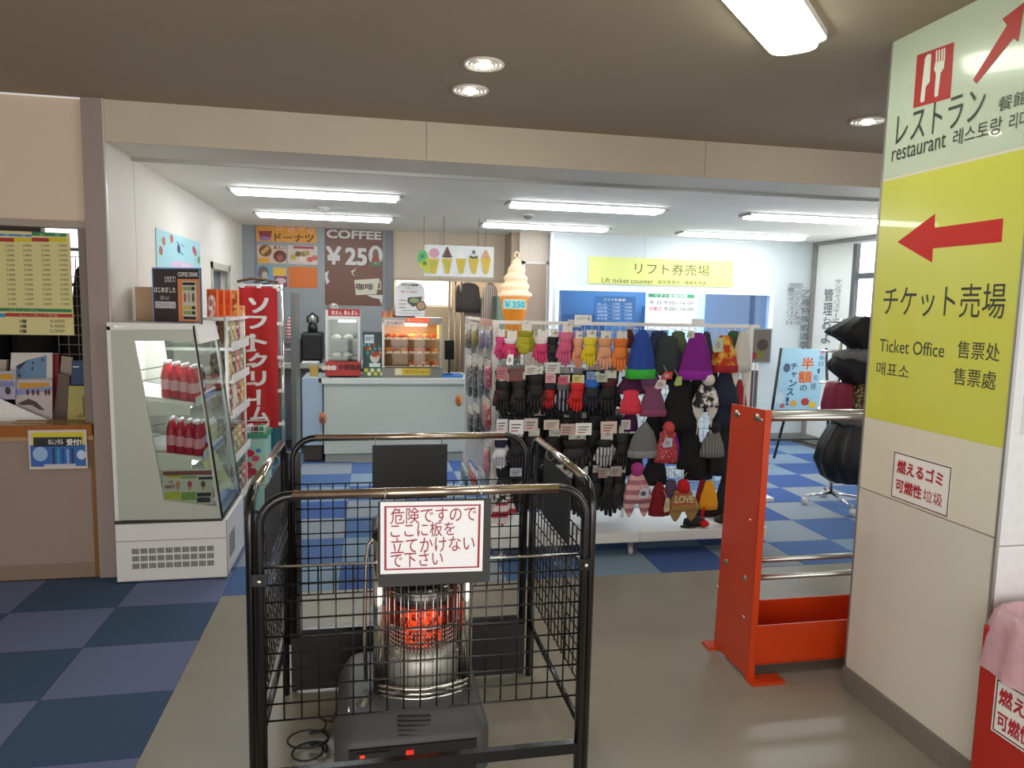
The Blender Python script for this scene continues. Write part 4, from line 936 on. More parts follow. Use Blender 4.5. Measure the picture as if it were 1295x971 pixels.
# ================================================================ SNACK COUNTER
sc_ = thing('snack_counter', 'pale grey service counter of the snack bar', 'counter', (.2, 7.5, 0))
CG = M('#c6cbc0', .4, noise=.02, scale=2)
part('front_panel', B(-.45, 7.27, .09, .98, 7.29, .79), CG, sc_); part('side_panel', B(-.45, 7.29, .09, -.43, 7.85, .79), CG, sc_)
part('kick_board', B(-.44, 7.285, 0, .97, 7.30, .09), M('#9a9e96', .5), sc_)
part('worktop', B(-.47, 7.24, .79, 1.0, 7.9, .85), M('#d8dcd4', .3, noise=.02), sc_, bevel=.006)
for (x, z, c_, lb) in ((.886, .62, '#e0883c', 'orange round face sticker at the right end of the counter'), (-.46, .45, '#c8785c', 'orange round sticker at the left end of the counter')):
    p_ = (x, 7.266, z); q = MB(); q.tube([(x, 7.262, z), (x, 7.268, z)], .001, 8)
    t = thing('round_sticker', lb, 'sticker', p_); q = MB(); q.loft([(0, .035, .06), (.003, .035, .06)], 20); o = q.build('disc', M(c_, .5), t, off=(0, 0, 0)); o.rotation_euler = (math.pi/2, 0, 0)
    q = MB(); q.loft([(.003, .008, .02), (.004, .008, .02)], 10); o = q.build('mark', P('#7a3c18'), t, off=(0, 0, 0)); o.rotation_euler = (math.pi/2, 0, 0)
q = MB()
bc = thing('chest_cooler', 'pale blue cooler cabinet left of the snack counter', 'cooler', (-.6, 7.6, 0))
part('body', B(-.66, 7.32, .17, -.465, 7.9, .84), M('#b4cadc', .35), bc); part('base', B(-.65, 7.34, .012, -.475, 7.9, .17), M('#4a4038', .6), bc); part('hinge', B(-.5, 7.30, .80, -.465, 7.32, .84), MATBLK, bc)
# steamer
sm_ = thing('bun_steamer', 'bun steamer with red header and white steamed buns on the counter', 'steamer', (-.27, 7.45, .85))
SMX0, SMX1 = -.43, -.10; SY = 7.27
STL = M('#a9aca8', .3, .6, noise=.03)
part('red_base', B(SMX0-.005, SY, .87, SMX1+.005, 7.62, 1.01), M('#b82a1c', .35), sm_)
for x in (SMX0+.03, SMX1-.06): part('foot', B(x, SY+.02, .85, x+.04, SY+.06, .87), MATBLK, sm_)
for x in (SMX0, SMX1-.02):
    for y in (SY, 7.58): part('post', B(x, y, 1.01, x+.02, y+.02, 1.42), STL, sm_)
part('roof', B(SMX0, SY, 1.42, SMX1, 7.60, 1.515), STL, sm_); part('back', B(SMX0+.02, 7.58, 1.01, SMX1-.02, 7.59, 1.42), M('#8d928e', .3, .4), sm_)
for z in (1.05, 1.22): part('rack', B(SMX0+.02, SY+.03, z-.006, SMX1-.02, 7.57, z), STL, sm_)
part('glass_front', B(SMX0+.02, SY+.002, 1.02, SMX1-.02, SY+.006, 1.42), glass('#eef2f0', .95), sm_)
part('inner_lamp', B(SMX0+.12, SY+.08, 1.395, SMX1-.04, SY+.2, 1.415), M('#fff', .3, emit=3, noise=0) if False else M('#ffffff', .3, emit=3.0, noise=0), sm_)
s = wallsheet(SY-.001)
s.rect(415, 390.5, 455, 400, P('#c4221a'), px=True); s.layer(); s.text('肉まん', 419, 392.3, 433, 398.5, WHITE, .02, px=True); s.text('あんまん', 435, 392.3, 453, 398.5, WHITE, .02, px=True)
s.text('中華饅頭', 428, 460.5, 457, 468, P('#5a1410'), .04, px=True)
for x in (410, 416, 422): s.disc(x, 465, 3.6, 3.2, P('#ead8c8'), px=True)
s.done(sm_)
def bun(x, y, z, r, lab, grp, brown=False):
    t = thing('steamed_bun', lab, 'bun', (x, y, z), grp)
    part('dough', lambda b: b.loft([(0, r*.7, r*.7), (r*.25, r, r), (r*.6, r*.9, r*.9), (r*.9, r*.5, r*.5), (r, r*.12, r*.12)], 14, (x, y, z)), M('#8c6450' if brown else '#f2eee4', .6), t)
for i in range(2):
    for j in range(2):
        bun(-.335+.12*i, 7.38+.1*j, 1.22, .052, 'white steamed bun on the upper steamer rack, %s side, %s' % (('left', 'right')[i], ('front', 'back')[j]), 'buns in the steamer, upper rack')
        bun(-.33+.11*i, 7.38+.1*j, 1.05, .050, 'white steamed bun on the lower steamer rack, %s side, %s' % (('left', 'right')[i], ('front', 'back')[j]), 'buns in the steamer, lower rack')
t = thing('steel_pot', 'small steel pot standing on top of the steamer', 'pot', (-.36, 7.45, 1.515))
part('pot_body', lambda b: b.loft([(0, .055, .055), (.045, .058, .058)], 16, (-.36, 7.45, 1.515)), STEEL, t); part('lid', lambda b: b.loft([(.045, .06, .06), (.06, .03, .03), (.07, .008, .008)], 16, (-.36, 7.45, 1.515)), STEEL, t)
# dispenser boxes between
q = wallsheet(7.30)
t = board('sticker_panel', 'colourful sticker covered panel between steamer and hot food case', 'panel', q, 459, 420, 484, 476, .03, M('#3c4c50', .5), px=True)
q.rect(461, 423, 473, 434, P('#d8e8ec'), px=True); q.layer(); q.text('氷あり', 462, 425, 472, 431, P('#2c5c70'), .02, px=True)
for i in range(16): q.disc(461+(i*7) % 22, 436+(i*5) % 20, 2.2, 2.4, P(('#3c9c98', '#c89048', '#286868', '#b0482c', '#7c9484')[i % 5]), 8, px=True)
q.disc(474, 452, 6, 7, P('#d8cfc0'), px=True); q.disc(474, 448, 5, 3.5, P('#a84830'), px=True); q.rect(467, 459, 481, 464, P('#dce8e0'), px=True)
q.rect(460, 465, 484, 476, P('#5c7c54'), px=True); q.layer()
for i in range(6): q.disc(463+(i*4.0), 468+(i % 2)*4.5, 2.5, 2.5, P('#ece8c4' if i % 3 else '#e0c838'), 10, px=True)
q.done(t)
t = thing('grey_register', 'grey machine top behind the sticker panel', 'machine', (.0, 7.6, .85)); part('case', B(-.07, 7.45, .85, .10, 7.7, 1.24), M('#8a8c88', .4, noise=.05), t, bevel=.01); part('lid', B(-.08, 7.44, 1.24, .11, 7.7, 1.30), M('#6c6e6c', .4), t)
# hot food case
hf = thing('hot_food_case', 'heated glass food case lit warm orange on the counter', 'food case', (.41, 7.5, .85))
HX0, HX1, HY, HZ = .115, .71, 7.27, 1.455
AL = M('#b4b2ac', .3, .7, noise=.03)
part('base', B(HX0, HY, .85, HX1, 7.68, .95), M('#85847e', .35, .4), hf)
for x in (HX0, HX1-.022):
    for y in (HY, 7.66): part('post', B(x, y, .95, x+.022, y+.02, HZ-.06), AL, hf)
part('roof', B(HX0, HY, HZ-.06, HX1, 7.68, HZ), M('#8e8a84', .3, .5), hf)
part('back', B(HX0+.022, 7.66, .95, HX1-.022, 7.67, HZ-.06), M('#c8a070', .4), hf)
for z in (.965, 1.10, 1.24): part('shelf', B(HX0+.022, HY+.02, z-.008, HX1-.022, 7.65, z), AL, hf)
part('heat_lamp', B(HX0+.15, HY+.06, HZ-.085, HX1-.15, HY+.14, HZ-.065), M('#ffd9a0', .3, emit=14.0, noise=0), hf, label='glowing warm lamp')
part('side_lamp', B(HX1-.045, HY+.03, 1.25, HX1-.03, HY+.06, 1.38), M('#ffb050', .3, emit=2.5, noise=0), hf)
part('front_glass', B(HX0+.022, HY+.002, .96, HX1-.022, HY+.006, HZ-.065), glass('#fff6ea', .96), hf)
s = wallsheet(HY-.001)
s.rect(513, 402, 543, 407.5, M('#e8401c', .4, emit=.9, noise=0), px=True); s.layer(); s.text('揚げたてホット', 515, 403.3, 541, 406.6, P('#ffd8b0'), .02, px=True)
s.rect(486, 404, 512, 412, P('#e4d0c4'), px=True); s.layer(); s.text('からあげ', 489, 406, 508, 410.5, P('#9c4838'), .01, px=True)
s.rect(499, 465.5, 544, 474.5, P('#dfc23c'), px=True); s.rect(500, 466, 508, 474, P('#e8dcc0'), px=True); s.layer(); s.text('できたてホットスナック', 511, 467.5, 543, 472.5, P('#8a4420'), .02, px=True)
s.done(hf)
def food(x, y, z, r, c_, lab, grp):
    t = thing('fried_food', lab, 'fried food', (x, y, z), grp); q = MB(); q.ball((x, y, z+r*.7), (r*1.2, r, r*.72), 10, 6, jit=.12); q.build('crust', M(c_, .55, noise=.3, scale=60, bump=.5), t)
for li, (z, nm) in enumerate(((1.24, 'top'), (1.10, 'middle'), (.965, 'bottom'))):
    for i in range(7):
        if li == 2 and i < 3: continue
        food(HX0+.07+.075*i, HY+.09+.03*(i % 2), z, .036, ('#b8561c', '#c8782c', '#a8481c', '#d89048')[(i+li) % 4], 'brown fried food on the %s shelf of the hot case, %s from the left' % (nm, ORD[i]), 'fried food, %s shelf of the hot case' % nm)
        t = thing('price_tag', 'white price tag on the %s shelf of the hot case, %s from the left' % (nm, ORD[i]), 'price tag', (HX0+.07+.075*i, HY+.03, z), 'price tags, %s shelf of the hot case' % nm)
        part('card', B(HX0+.045+.075*i, HY+.012, z-.004, HX0+.10+.075*i, HY+.014, z+.018), WHITEM, t)
for i in range(3): food(HX0+.06+.05*i, HY+.12, 1.245, .03, '#c02c28', 'red wrapped sausage on the top hot shelf, %s from the left' % ORD[i], 'red wrapped items in the hot case')
for i in range(7):
    x = .12+.028*i; t = thing('paper_flame_stick', 'orange pointed paper wrapper on the hot food case, %s from the left' % ORD[i], 'wrapper', (x, 7.33, 1.4), 'orange wrappers on the hot case')
    part('paper', lambda b: b.prism([(x-.014, 7.33, 1.455), (x+.014, 7.33, 1.455), (x+.006*(1 if i % 2 else -1), 7.33, 1.53)], (0, .03, 0)), M('#e8902c' if i % 2 else '#d8602c', .5), t)
# udon sign with rounded top
s = wallsheet(7.30)
u0, v0, u1, v1 = s.pb(500, 356, 537, 400)
r_ = (u1-u0)*.32
pts = [(u0, v0), (u1, v0)]+[(u1-r_+r_*math.cos(k*math.pi/12), v1-r_+r_*math.sin(k*math.pi/12)) for k in range(7)]+[(u0+r_-r_*math.sin(k*math.pi/12), v1-r_+r_*math.cos(k*math.pi/12)) for k in range(7)]
t = thing('noodle_sign', 'white sign with rounded top and noodle pictures standing on the hot case', 'sign', ((u0+u1)/2, 7.3, 1.455))
part('board', lambda b: b.prism([s.w(*p) for p in pts], (0, .006, 0)), M('#ecebea', .4), t)
part('stand', B(.22, 7.306, 1.455, .44, 7.36, 1.475), MATBLK, t)
s.text('今日は麺類', 507, 358.5, 529, 362, INK, .03, px=True); s.text('うまい!', 512, 363, 523, 365.5, P('#555'.replace('#555', '#555555')), px=True)
s.text('1杯 ￥750円', 507, 367, 527, 371, P('#b8506c'), .01, px=True)
s.poly([(516, 376), (534, 375), (531, 385), (522, 388), (515, 382)], P('#5c584c'), px=True); s.disc(524, 380, 6, 3.2, P('#98a878'), px=True); s.disc(532.5, 386.5, 6.5, 6.5, P('#6c5038'), px=True); s.disc(532.5, 386.5, 5, 5, P('#c09c80'), px=True)
for i, (a_, b__) in enumerate(((505, 514), (504, 514), (504, 513))): s.rect(a_, 379+i*4.6, b__, 380.2+i*4.6, P('#8a7a7c' if i != 1 else '#c86c6c'), px=True)
s.rect(508, 392, 532, 393.3, P('#9a9a9c'), px=True); s.rect(504, 395.5, 532, 396.7, P('#b0b0b2'), px=True); s.done(t)
t = thing('order_terminal', 'small black screen at the right end of the counter', 'terminal', (.80, 7.5, .85))
part('screen', B(.76, 7.5, 1.02, .86, 7.53, 1.22), M('#1c1b1b', .2), t); part('stand', B(.80, 7.51, .87, .82, 7.525, 1.02), MATBLK, t); part('foot', B(.77, 7.48, .85, .85, 7.56, .87), MATBLK, t)
t = thing('blue_tray', 'bright blue tray at the right end of the counter', 'tray', (.8, 7.4, .85)); part('tray_base', B(.71, 7.3, .85, .93, 7.5, .862), M('#2f78cc', .4), t); part('tray_rim', lambda b: b.tube([(.71, 7.3, .872), (.93, 7.3, .872), (.93, 7.5, .872), (.71, 7.5, .872)], .008, 6, closed=True), M('#3a86d8', .4), t)
# back counter with machines
bt = thing('back_counter', 'grey kitchen counter along the grey back wall', 'counter', (-.7, 8.2, 0))
part('top', B(-1.1, 7.95, .88, .24, 8.58, .93), M('#a8aaa2', .35), bt); part('front', B(-1.08, 8.0, .1, .24, 8.02, .88), M('#5f625f', .5), bt); part('kick', B(-1.08, 8.03, 0, .24, 8.05, .1), M('#3c3632', .6), bt)
t = thing('coffee_urn', 'black coffee machine with steel dial on the back counter', 'coffee machine', (-.62, 8.2, .93))
part('body', B(-.735, 8.05, .95, -.505, 8.35, 1.26), MATBLK, t, bevel=.03); part('foot', B(-.72, 8.02, .93, -.52, 8.35, .95), MATBLK, t)
part('head', lambda b: b.loft([(0, .05, .06), (.05, .055, .06), (.10, .04, .05)], 16, (-.62, 8.2, 1.26)), MATBLK, t)
part('handle', lambda b: b.tube([(-.67, 8.2, 1.36), (-.675, 8.2, 1.42), (-.62, 8.2, 1.465), (-.565, 8.2, 1.42), (-.57, 8.2, 1.36)], .012, 8), MATBLK, t)
part('dial', lambda b: b.ball((-.62, 8.14, 1.40), (.035, .01, .04)), STEEL, t)
t = thing('microwave_oven', 'grey boxy appliance left of the coffee machine', 'appliance', (-.84, 8.2, .93)); part('body', B(-.95, 8.1, .93, -.745, 8.4, 1.18), M('#77757a', .4), t); part('shelf_line', B(-.95, 8.09, 1.06, -.745, 8.1, 1.075), M('#b8b4b8', .4), t); part('band', B(-.93, 8.09, 1.11, -.77, 8.1, 1.14), M('#5c4c58', .4), t)
t = thing('fire_extinguisher', 'small red and white canister by the grey back wall', 'canister', (-.86, 8.3, 1.18)); part('cylinder', lambda b: b.loft([(0, .045, .045), (.02, .05, .05), (.17, .05, .05), (.21, .02, .02), (.24, .02, .02)], 14, (-.86, 8.25, 1.18)), pattern('stripe', '#b8384c', '#d8c8c8', 9), t)
t = thing('folded_towel', 'white folded towel in front of the coffee machine', 'towel', (-.62, 7.98, .93)); part('cloth', B(-.72, 7.96, .93, -.54, 8.04, .955), WHITEM, t, bevel=.008)
t = thing('paper_cup_box', 'small yellow box beside the steamer', 'box', (-.56, 7.5, .85)); part('carton', B(-.60, 7.5, .84, -.52, 7.56, .95), M('#c8a850', .5), t)

# ---- posters on the back wall
s = wallsheet(8.595)
t = board('donut_banner', 'orange doughnut banner high on the grey back wall', 'poster', s, 324, 285.5, 400.5, 307.5, .003, M('#d9952c', .5), px=True)
s.text('ドーナツ', 347, 295, 397, 306.5, P('#5c3418'), .03, px=True)
s.poly([(327, 292), (344, 292), (342, 304), (329, 304)], P('#8a2c40'), px=True); s.rect(329, 299, 342, 304, P('#9c6ca8'), px=True)
for x, y in ((353, 288), (368.5, 291), (381, 288), (393, 292)):
    s.disc(x, y, 4.2, 3.6, P('#e4a48c'), 12, px=True); s.layer(); s.disc(x, y, 2, 1.7, P('#d9952c'), 10, px=True)
s.done(t)
s = wallsheet(8.595)
t = board('donut_poster', 'white sheet of round doughnut pictures under the orange banner, left one', 'poster', s, 325, 309.5, 362, 333.5, .003, M('#cdb49c', .5), px=True)
s.disc(335.5, 317, 8.3, 7.8, P('#7c4c20'), px=True); s.poly([(330, 318), (338, 311), (341, 314), (332, 322)], P('#d0a058'), px=True); s.disc(354, 324, 8.5, 8, P('#6c2c20'), px=True); s.disc(354, 326, 4, 4, P('#9c5c48'), px=True); s.text('あんこ', 346, 310.5, 361, 315.5, P('#6c2838'), .03, px=True); s.rect(326, 326, 341, 332, P('#d89c28'), px=True); s.done(t)
s = wallsheet(8.595)
t = board('donut_poster', 'white sheet of small colourful doughnuts, right one below the banner', 'poster', s, 363.5, 310, 401.5, 335, .003, M('#c8bcb0', .5), px=True)
s.rect(371, 311, 397, 315, P('#a83c48'), px=True)
for x, y, c_ in ((371, 325, '#b8a040'), (377, 321, '#6c4c2c'), (384, 321, '#8a6c38'), (388, 320, '#a88c50'), (392, 328, '#c85848'), (398, 326, '#c86858'), (382, 328, '#d8c8b4')): s.disc(x, y, 4, 3.6, P(c_), 12, px=True)
s.done(t)
s = wallsheet(8.595)
t = board('drink_poster', 'blue and yellow drink poster partly behind the red banner', 'poster', s, 325, 336, 363, 363, .003, M('#6c98b8', .5), px=True)
s.rect(345, 338, 362, 349, P('#dcb040'), px=True); s.disc(333, 345, 7, 9, P('#6c5c58'), px=True); s.disc(335, 348, 4, 5, P('#b8a89c'), px=True); s.rect(347, 349, 363, 363, P('#8c4048'), px=True); s.disc(355, 355, 7, 4, P('#c8b0b8'), px=True); s.done(t)
s = wallsheet(8.595)
t = board('orange_sheet', 'plain orange paper sheet on the grey back wall', 'paper', s, 365, 337, 401.5, 364.5, .003, M('#cf6a20', .5), px=True); 
s = wallsheet(8.595)
t = board('coffee_poster', 'tall brown coffee price poster on the back wall', 'poster', s, 410.5, 289, 484, 387, .003, M('#6b4433', .45, noise=.04), px=True)
GL_ = P('#c9c6c2')
s.text('COFFEE', 413, 290, 482.5, 303.5, GL_, .05, px=True); s.text('￥25', 412, 311, 464, 336, GL_, .045, px=True); s.rect(411, 303.5, 484, 305.5, P('#7c4440'), px=True)
s.disc(475, 323, 9, 13, GL_, px=True); s.layer(); s.disc(475, 323, 4.0, 8.5, P('#7a5c48'), px=True); s.disc(475, 328, 5, 4, P('#8c4038'), px=True); s.poly([(467, 336), (470, 329), (475, 333), (481, 329), (483, 336)], P('#4f7a50'), px=True)
s.poly([(448, 354), (480, 352), (476, 372), (450, 373)], P('#c6c2ae'), px=True); s.frame(473, 355, 482, 366, .012, P('#c6c2ae'), px=True); s.layer(); s.text('咖啡', 450, 358, 472, 367, P('#4c302c'), .03, px=True)
for pts in (((449, 340), (452, 338), (446, 345), (449, 350), (446, 347), (444, 343)), ((411, 345), (416, 342), (414, 350), (417, 356), (413, 360), (411, 352)), ((464, 373), (484, 373), (483, 387), (480, 378), (470, 376))): s.poly(pts, GL_, px=True)
s.done(t)

# ================================================================ ICE CREAM SIGNS
s = wallsheet(7.0)
u0, v0, u1, v1 = s.pb(537, 309, 624, 351)
t = thing('ice_cream_cone_sign', 'white hanging sign showing five soft ice cream cones', 'sign', ((u0+u1)/2, 7.0, v0))
part('board', B(u0, 7.0, v0, u1, 7.006, v1), M('#eceff0', .35), t)
s.o.y = 6.998
for x, c_, kind in ((549, '#dca8b8', 0), (565.5, '#6c5040', 1), (583, '#f8f6f4', 2), (599, '#56584c', 2), (614.5, '#d8a880', 2)):
    if kind == 0: s.disc(x, 320, 6.5, 6.5, P(c_), px=True)
    elif kind == 1:
        for k in range(4): s.disc(x, 324-k*3.2, 6.8-k*1.7, 2.2, P(c_), px=True)
    else:
        for k in range(3): s.disc(x, 325-k*3, 5.5-k*1.7, 2.6, P(c_ if x != 599 else ('#56584c', '#dce0dc', '#6c6c60')[k]), px=True)
    s.layer(); s.poly([(x-7+.3, 327), (x+7-.3, 327), (x+2.5, 346), (x-2.5, 346)], P('#d8c048'), px=True)
    s.layer(); s.poly([(x-1, 330), (x+3, 330), (x+1, 336), (x-2, 336)], P('#a8c068') if kind < 2 else P('#dcb84c'), px=True)
s.done(t)
for px in (561, 605, 614):
    a_ = at('y', 7.0, px, 308); part('hanger', lambda b: b.tube([(a_.x, 7.003, v1), (a_.x, 7.003, 2.425)], .003, 5), M('#6c6058', .5), t)
s = wallsheet(6.97)
t = thing('matcha_cone_sign', 'small green and yellow cone shaped sign left of the cone board', 'sign', at('y', 6.97, 535, 345))
s2 = [s.uv(*p) for p in ((540, 346), (545, 344), (541, 322), (537, 316), (530, 317), (527, 325), (529, 334))]
part('board', lambda b: b.prism([s.w(*p) for p in s2], (0, .006, 0)), M('#c8cc40', .4), t)
s.poly([(529, 333), (540, 327), (540, 320), (537, 316.5), (530, 317.5), (527.5, 325)], P('#68c080'), px=True); s.layer(); s.text('抹', 531, 321, 537, 327, P('#3c7c38'), .03, px=True); s.text('茶', 534, 330, 540, 336, P('#3c7c38'), .03, px=True); s.done(t)
part('hanger', lambda b: b.tube([at('y', 6.975, 536, 317), Vector((at('y', 6.975, 536, 317).x, 6.975, 2.425))], .002, 5), M('#6c6058', .5), t)
# lit giant soft cream lamp
LY = 6.7
c0 = at('y', LY, 650, 405); rs = (at('y', LY, 668, 380).x-at('y', LY, 632, 380).x)/2; zt = at('y', LY, 650, 325).z; zm = at('y', LY, 650, 374).z; zb = at('y', LY, 650, 410).z
t = thing('soft_cream_lamp', 'glowing giant soft ice cream cone lamp behind the rack', 'lamp', (c0.x, LY, 0))
rg = []; n_ = 26; H2 = zt-zm
for i in range(n_+1):
    f_ = i/n_; base = (1-f_)**.62*rs*1.05+.01
    rg.append((zm-.01+H2*f_, base*(1+.10*math.sin(f_*2*math.pi*4.5)), base*(1+.10*math.sin(f_*2*math.pi*4.5)), rs*.12*f_, 0))
part('cream', lambda b: b.loft(rg, 24, (c0.x, LY, 0), wave=lambda a, s_: .04*math.sin(a+s_*20)), M('#f4d2ae', .5, emit=.28, noise=0), t, label='glowing cream swirl')
part('hanging_loop', lambda b: b.tube([(c0.x+rs*.12+.02*math.cos(k*math.pi/6), LY, zt+.02+.028*math.sin(k*math.pi/6)) for k in range(12)], .009, 6, closed=True), M('#e8c8a0', .5, emit=.2), t)
part('cone_rim', lambda b: b.loft([(zm-.06, rs*.93, rs*.93), (zm-.02, rs*1.02, rs*1.02), (zm+.005, rs*1.02, rs*1.02)], 24, (c0.x, LY, 0)), M('#e88a2c', .5, emit=.35), t)
part('cone', lambda b: b.loft([(zb-.12, rs*.5, rs*.5), (zm-.16, rs*.78, rs*.78), (zm-.15, rs*.84, rs*.84), (zm-.06, rs*.9, rs*.9)], 24, (c0.x, LY, 0)), M('#d88420', .5, emit=.3), t)
part('stand', lambda b: b.tube([(c0.x, LY, .012), (c0.x, LY, zb-.11)], .03, 10), MATBLK, t); part('stand_foot', B(c0.x-.15, LY-.15, 0, c0.x+.15, LY+.15, .03), MATBLK, t)
s = wallsheet(LY-rs*1.04); s.rect(636.5, 378, 665, 391, P('#b8dcc8'), px=True); s.layer(); s.text('￥350', 638, 380, 664, 389.5, P('#3cb8c8'), .05, px=True); s.done(t, 'price_plate', label='pale plate with blue price figures')

# ================================================================ KITCHEN BITS BEHIND
t = thing('kitchen_cabinet', 'beige tall cabinet in the kitchen doorway behind the counter', 'cabinet', (1.3, 8.9, 0)); part('body', B(1.12, 8.75, .012, 1.48, 9.2, 1.68), M('#9c8d7c', .5), t); part('latch', B(1.16, 8.745, 1.56, 1.18, 8.75, 1.58), M('#5c2420', .4), t); part('door_panel', B(1.135, 8.742, .05, 1.465, 8.75, 1.66), M('#9a8b7a', .5), t)
t = thing('green_cabinet', 'grey green locker between the cabinet and the glass partition', 'locker', (1.5, 8.5, 0)); part('body', B(1.42, 8.2, .012, 1.57, 8.5, 1.70), M('#6c7c6c', .5), t); part('door_panel', B(1.43, 8.192, .04, 1.56, 8.2, 1.68), M('#738373', .5), t)
t = thing('kitchen_unit', 'beige kitchen unit below the bright kitchen window', 'cabinet', (.7, 9.2, 0)); part('body', B(.28, 9.0, .012, .98, 9.45, 1.56), M('#c0b090', .5), t); part('door_panel', B(.30, 8.99, .05, .62, 9.0, 1.54), M('#b8a888', .5), t)
for i, x in enumerate((.93, 1.0, 1.07)): 
    q = MB(); q.tube([(x, 8.7, .012), (x, 8.7, 1.88)], .014, 8); q.build('kitchen_pipe', M('#b8a894', .3, .5), None, 'vertical pale pipe in the kitchen doorway, %s from the left' % ORD[i], 'pipe', 'pipes in the kitchen doorway')
hang_cloth('dark_apron', 'dark apron hanging in the kitchen doorway behind the cone sign', 'apron', 1.0, 1.32, 8.72, 1.50, 1.86, M('#4a4440', .8), .05)
hang_cloth('striped_coat', 'grey striped coat hanging in the kitchen doorway', 'coat', 1.32, 1.52, 8.68, 1.28, 1.86, pattern('vstripe', '#9c8c80', '#d8c8bc', 12), .04)

# ================================================================ TICKET WALL SIGNS
s = wallsheet(7.99)
t = board('lift_ticket_sign', 'long yellow lift ticket counter sign on the white wall', 'sign', s, 2.44, 1.865, 4.22, 2.17, .004, M('#dcdf86', .4, noise=.01))
OL = P('#4c4a1c')
s.text('リフト券売場', 803, 332, 897, 349.5, OL, .006, px=True); s.text('Lift ticket counter', 761, 351, 826, 359, OL, px=True); s.text('缆车售票处', 832, 354, 860, 360, OL, px=True); s.text('纜車售票處', 866, 355, 893, 361, OL, px=True); s.text('리프트 매표소', 899, 356, 935, 361.5, P('#c8c860'), px=True); s.done(t)
s = wallsheet(7.96)
t = board('opening_hours_notice', 'white opening hours notice with green header on the ticket window', 'notice', s, 817, 369, 880, 418, .003, M('#eef0f0', .4), px=True)
s.rect(820, 371, 878, 377, P('#3ca070'), px=True); s.layer(); s.text('リフト営業時間', 828, 371.8, 869, 376.3, WHITE, .02, px=True)
s.text('平 日', 821, 380, 836, 385.5, P('#585c60'), px=True); s.text('9:00~16:00', 840, 380.5, 877, 385.5, P('#585c60'), px=True); s.text('日曜日', 821, 387.5, 836, 393, P('#d04c68'), px=True); s.text('9:00~16:00', 840, 388, 877, 393.5, P('#585c60'), px=True); s.done(t)
s = wallsheet(7.975)
t = board('lift_fare_table', 'dark blue lift fare table with white figures on the ticket window', 'price list', s, 753, 374, 803, 406, .002, M('#3a6ca4', .4), px=True)
s.text('リフト料金表', 764, 377, 791, 381, WHITE, px=True)
for i in range(5):
    y = 383+i*4.6
    for j, (x, w_) in enumerate(((755, 13), (775, 9), (790, 9))): s.text(('大人', '1日券', '回数券', '4時間', '半日券')[i] if j == 0 else ('1,000', '4,200', '3,500', '3,000', '2,500')[(i+j) % 5], x, y, x+w_, y+3, P('#c8d8f0'), px=True)
for y in (386.8, 391.4, 396, 400.6): s.rect(756, y, 801, y+.4, P('#7c9cd0'), px=True)
s.done(t)
for px, lb in (((727, 398, 748, 408), 'left'), ((875, 403, 890, 408), 'right')):
    s = wallsheet(4.52) if False else wallsheet(4.53)
    t = board('rack_top_card', 'small white rounded card clipped on the rack top rail, %s one' % lb, 'card', s, px[0], px[1], px[2], px[3]+3, .002, M('#f0f0ee', .4), px=True); s.text('シルバー品', px[0]+2, px[1]+2, px[2]-2, px[3]-3, P('#3c4468'), .01, px=True); s.done(t)
s = wallsheet(7.97)
for i, (px_, tx) in enumerate((((985, 989), '第一高速ペアリフト'), ((990.5, 994.5), '第二クワッドリフト'), ((996, 1000), '第三ペアリフト乗場'))):
    s.column(tx, px_[0]+12.5, 357, px_[1]+12.5, 411, P('#8a8c90'), px=True)
s.column('乙種特殊索道事', 1015, 366, 1021, 441, P('#70747a'), .01, px=True)
t = thing('vertical_lettering', 'thin grey vertical Japanese lettering on the white wall corner', 'lettering', (4.9, 7.98, 1.3)); s.o.y = 7.995; s.done(t, 'letters')
s = Sheet((5.281, 8, 0), (0, -1, 0))
s.column('管理およ', 1043, 364, 1049.5, 436, P('#6c6e70'), .01, px=True); s.column('サンライバスキー場', 1056, 353, 1061, 408, P('#8a8c8e'), .0, px=True)
t = thing('vertical_lettering', 'vertical Japanese lettering on the right side wall by the window', 'lettering', (5.285, 7.5, 1.3)); s.done(t, 'letters')
# easel
es = thing('sign_easel', 'black easel carrying a pale blue half price chance poster', 'easel', (4.15, 6.5, 0))
EK = MATBLK
for p0, p1 in ((at('y', 6.45, 1045, 440), Vector((4.55, 6.4, .012))), (at('y', 6.45, 988, 440), Vector((3.82, 6.4, .012))), (at('y', 6.5, 1016, 440), Vector((4.3, 7.0, .012)))):
    part('leg', lambda b: b.tube([p0, p1], .014, 8), EK, es)
part('ledge', lambda b: b.tube([(3.85, 6.38, .60), (4.47, 6.38, .60)], .012, 8), EK, es); part('crossbar', lambda b: b.tube([(3.84, 6.41, .33), (4.52, 6.41, .33)], .01, 8), EK, es)
s = Sheet((0, 6.36, 0), (1, 0, 0))
Q = [s.uv(*p) for p in ((980, 520), (1034, 522), (1045, 442), (991, 440))]
t = thing('half_price_poster', 'pale blue poster with orange half price lettering standing on the easel', 'poster', (4.15, 6.36, .61)); part('board', lambda b: b.prism([s.w(*p) for p in Q], (0, .012, 0)), M('#a4d0e4', .4), t)
s.column('毎日1名様', 1036, 446, 1042, 493, P('#3c5070'), .0, px=True) if False else None
for ch, bx in (('毎', (1036, 449, 1042, 455)), ('日', (1035.5, 457, 1041, 463)), ('1', (1034, 466, 1036.5, 472)), ('名', (1028.5, 474, 1034, 481)), ('様', (1025.5, 484, 1031.5, 493))): s.text(ch, *bx, P('#3c5070'), .0, px=True)
for ch, bx in (('半', (1014, 452, 1029, 467)), ('額', (1010, 469, 1026, 484))): s.text(ch, *[b+(.0) for b in bx], P('#e8d040'), .09, px=True); s.layer(); s.text(ch, *bx, P('#d84c20'), .02, px=True)
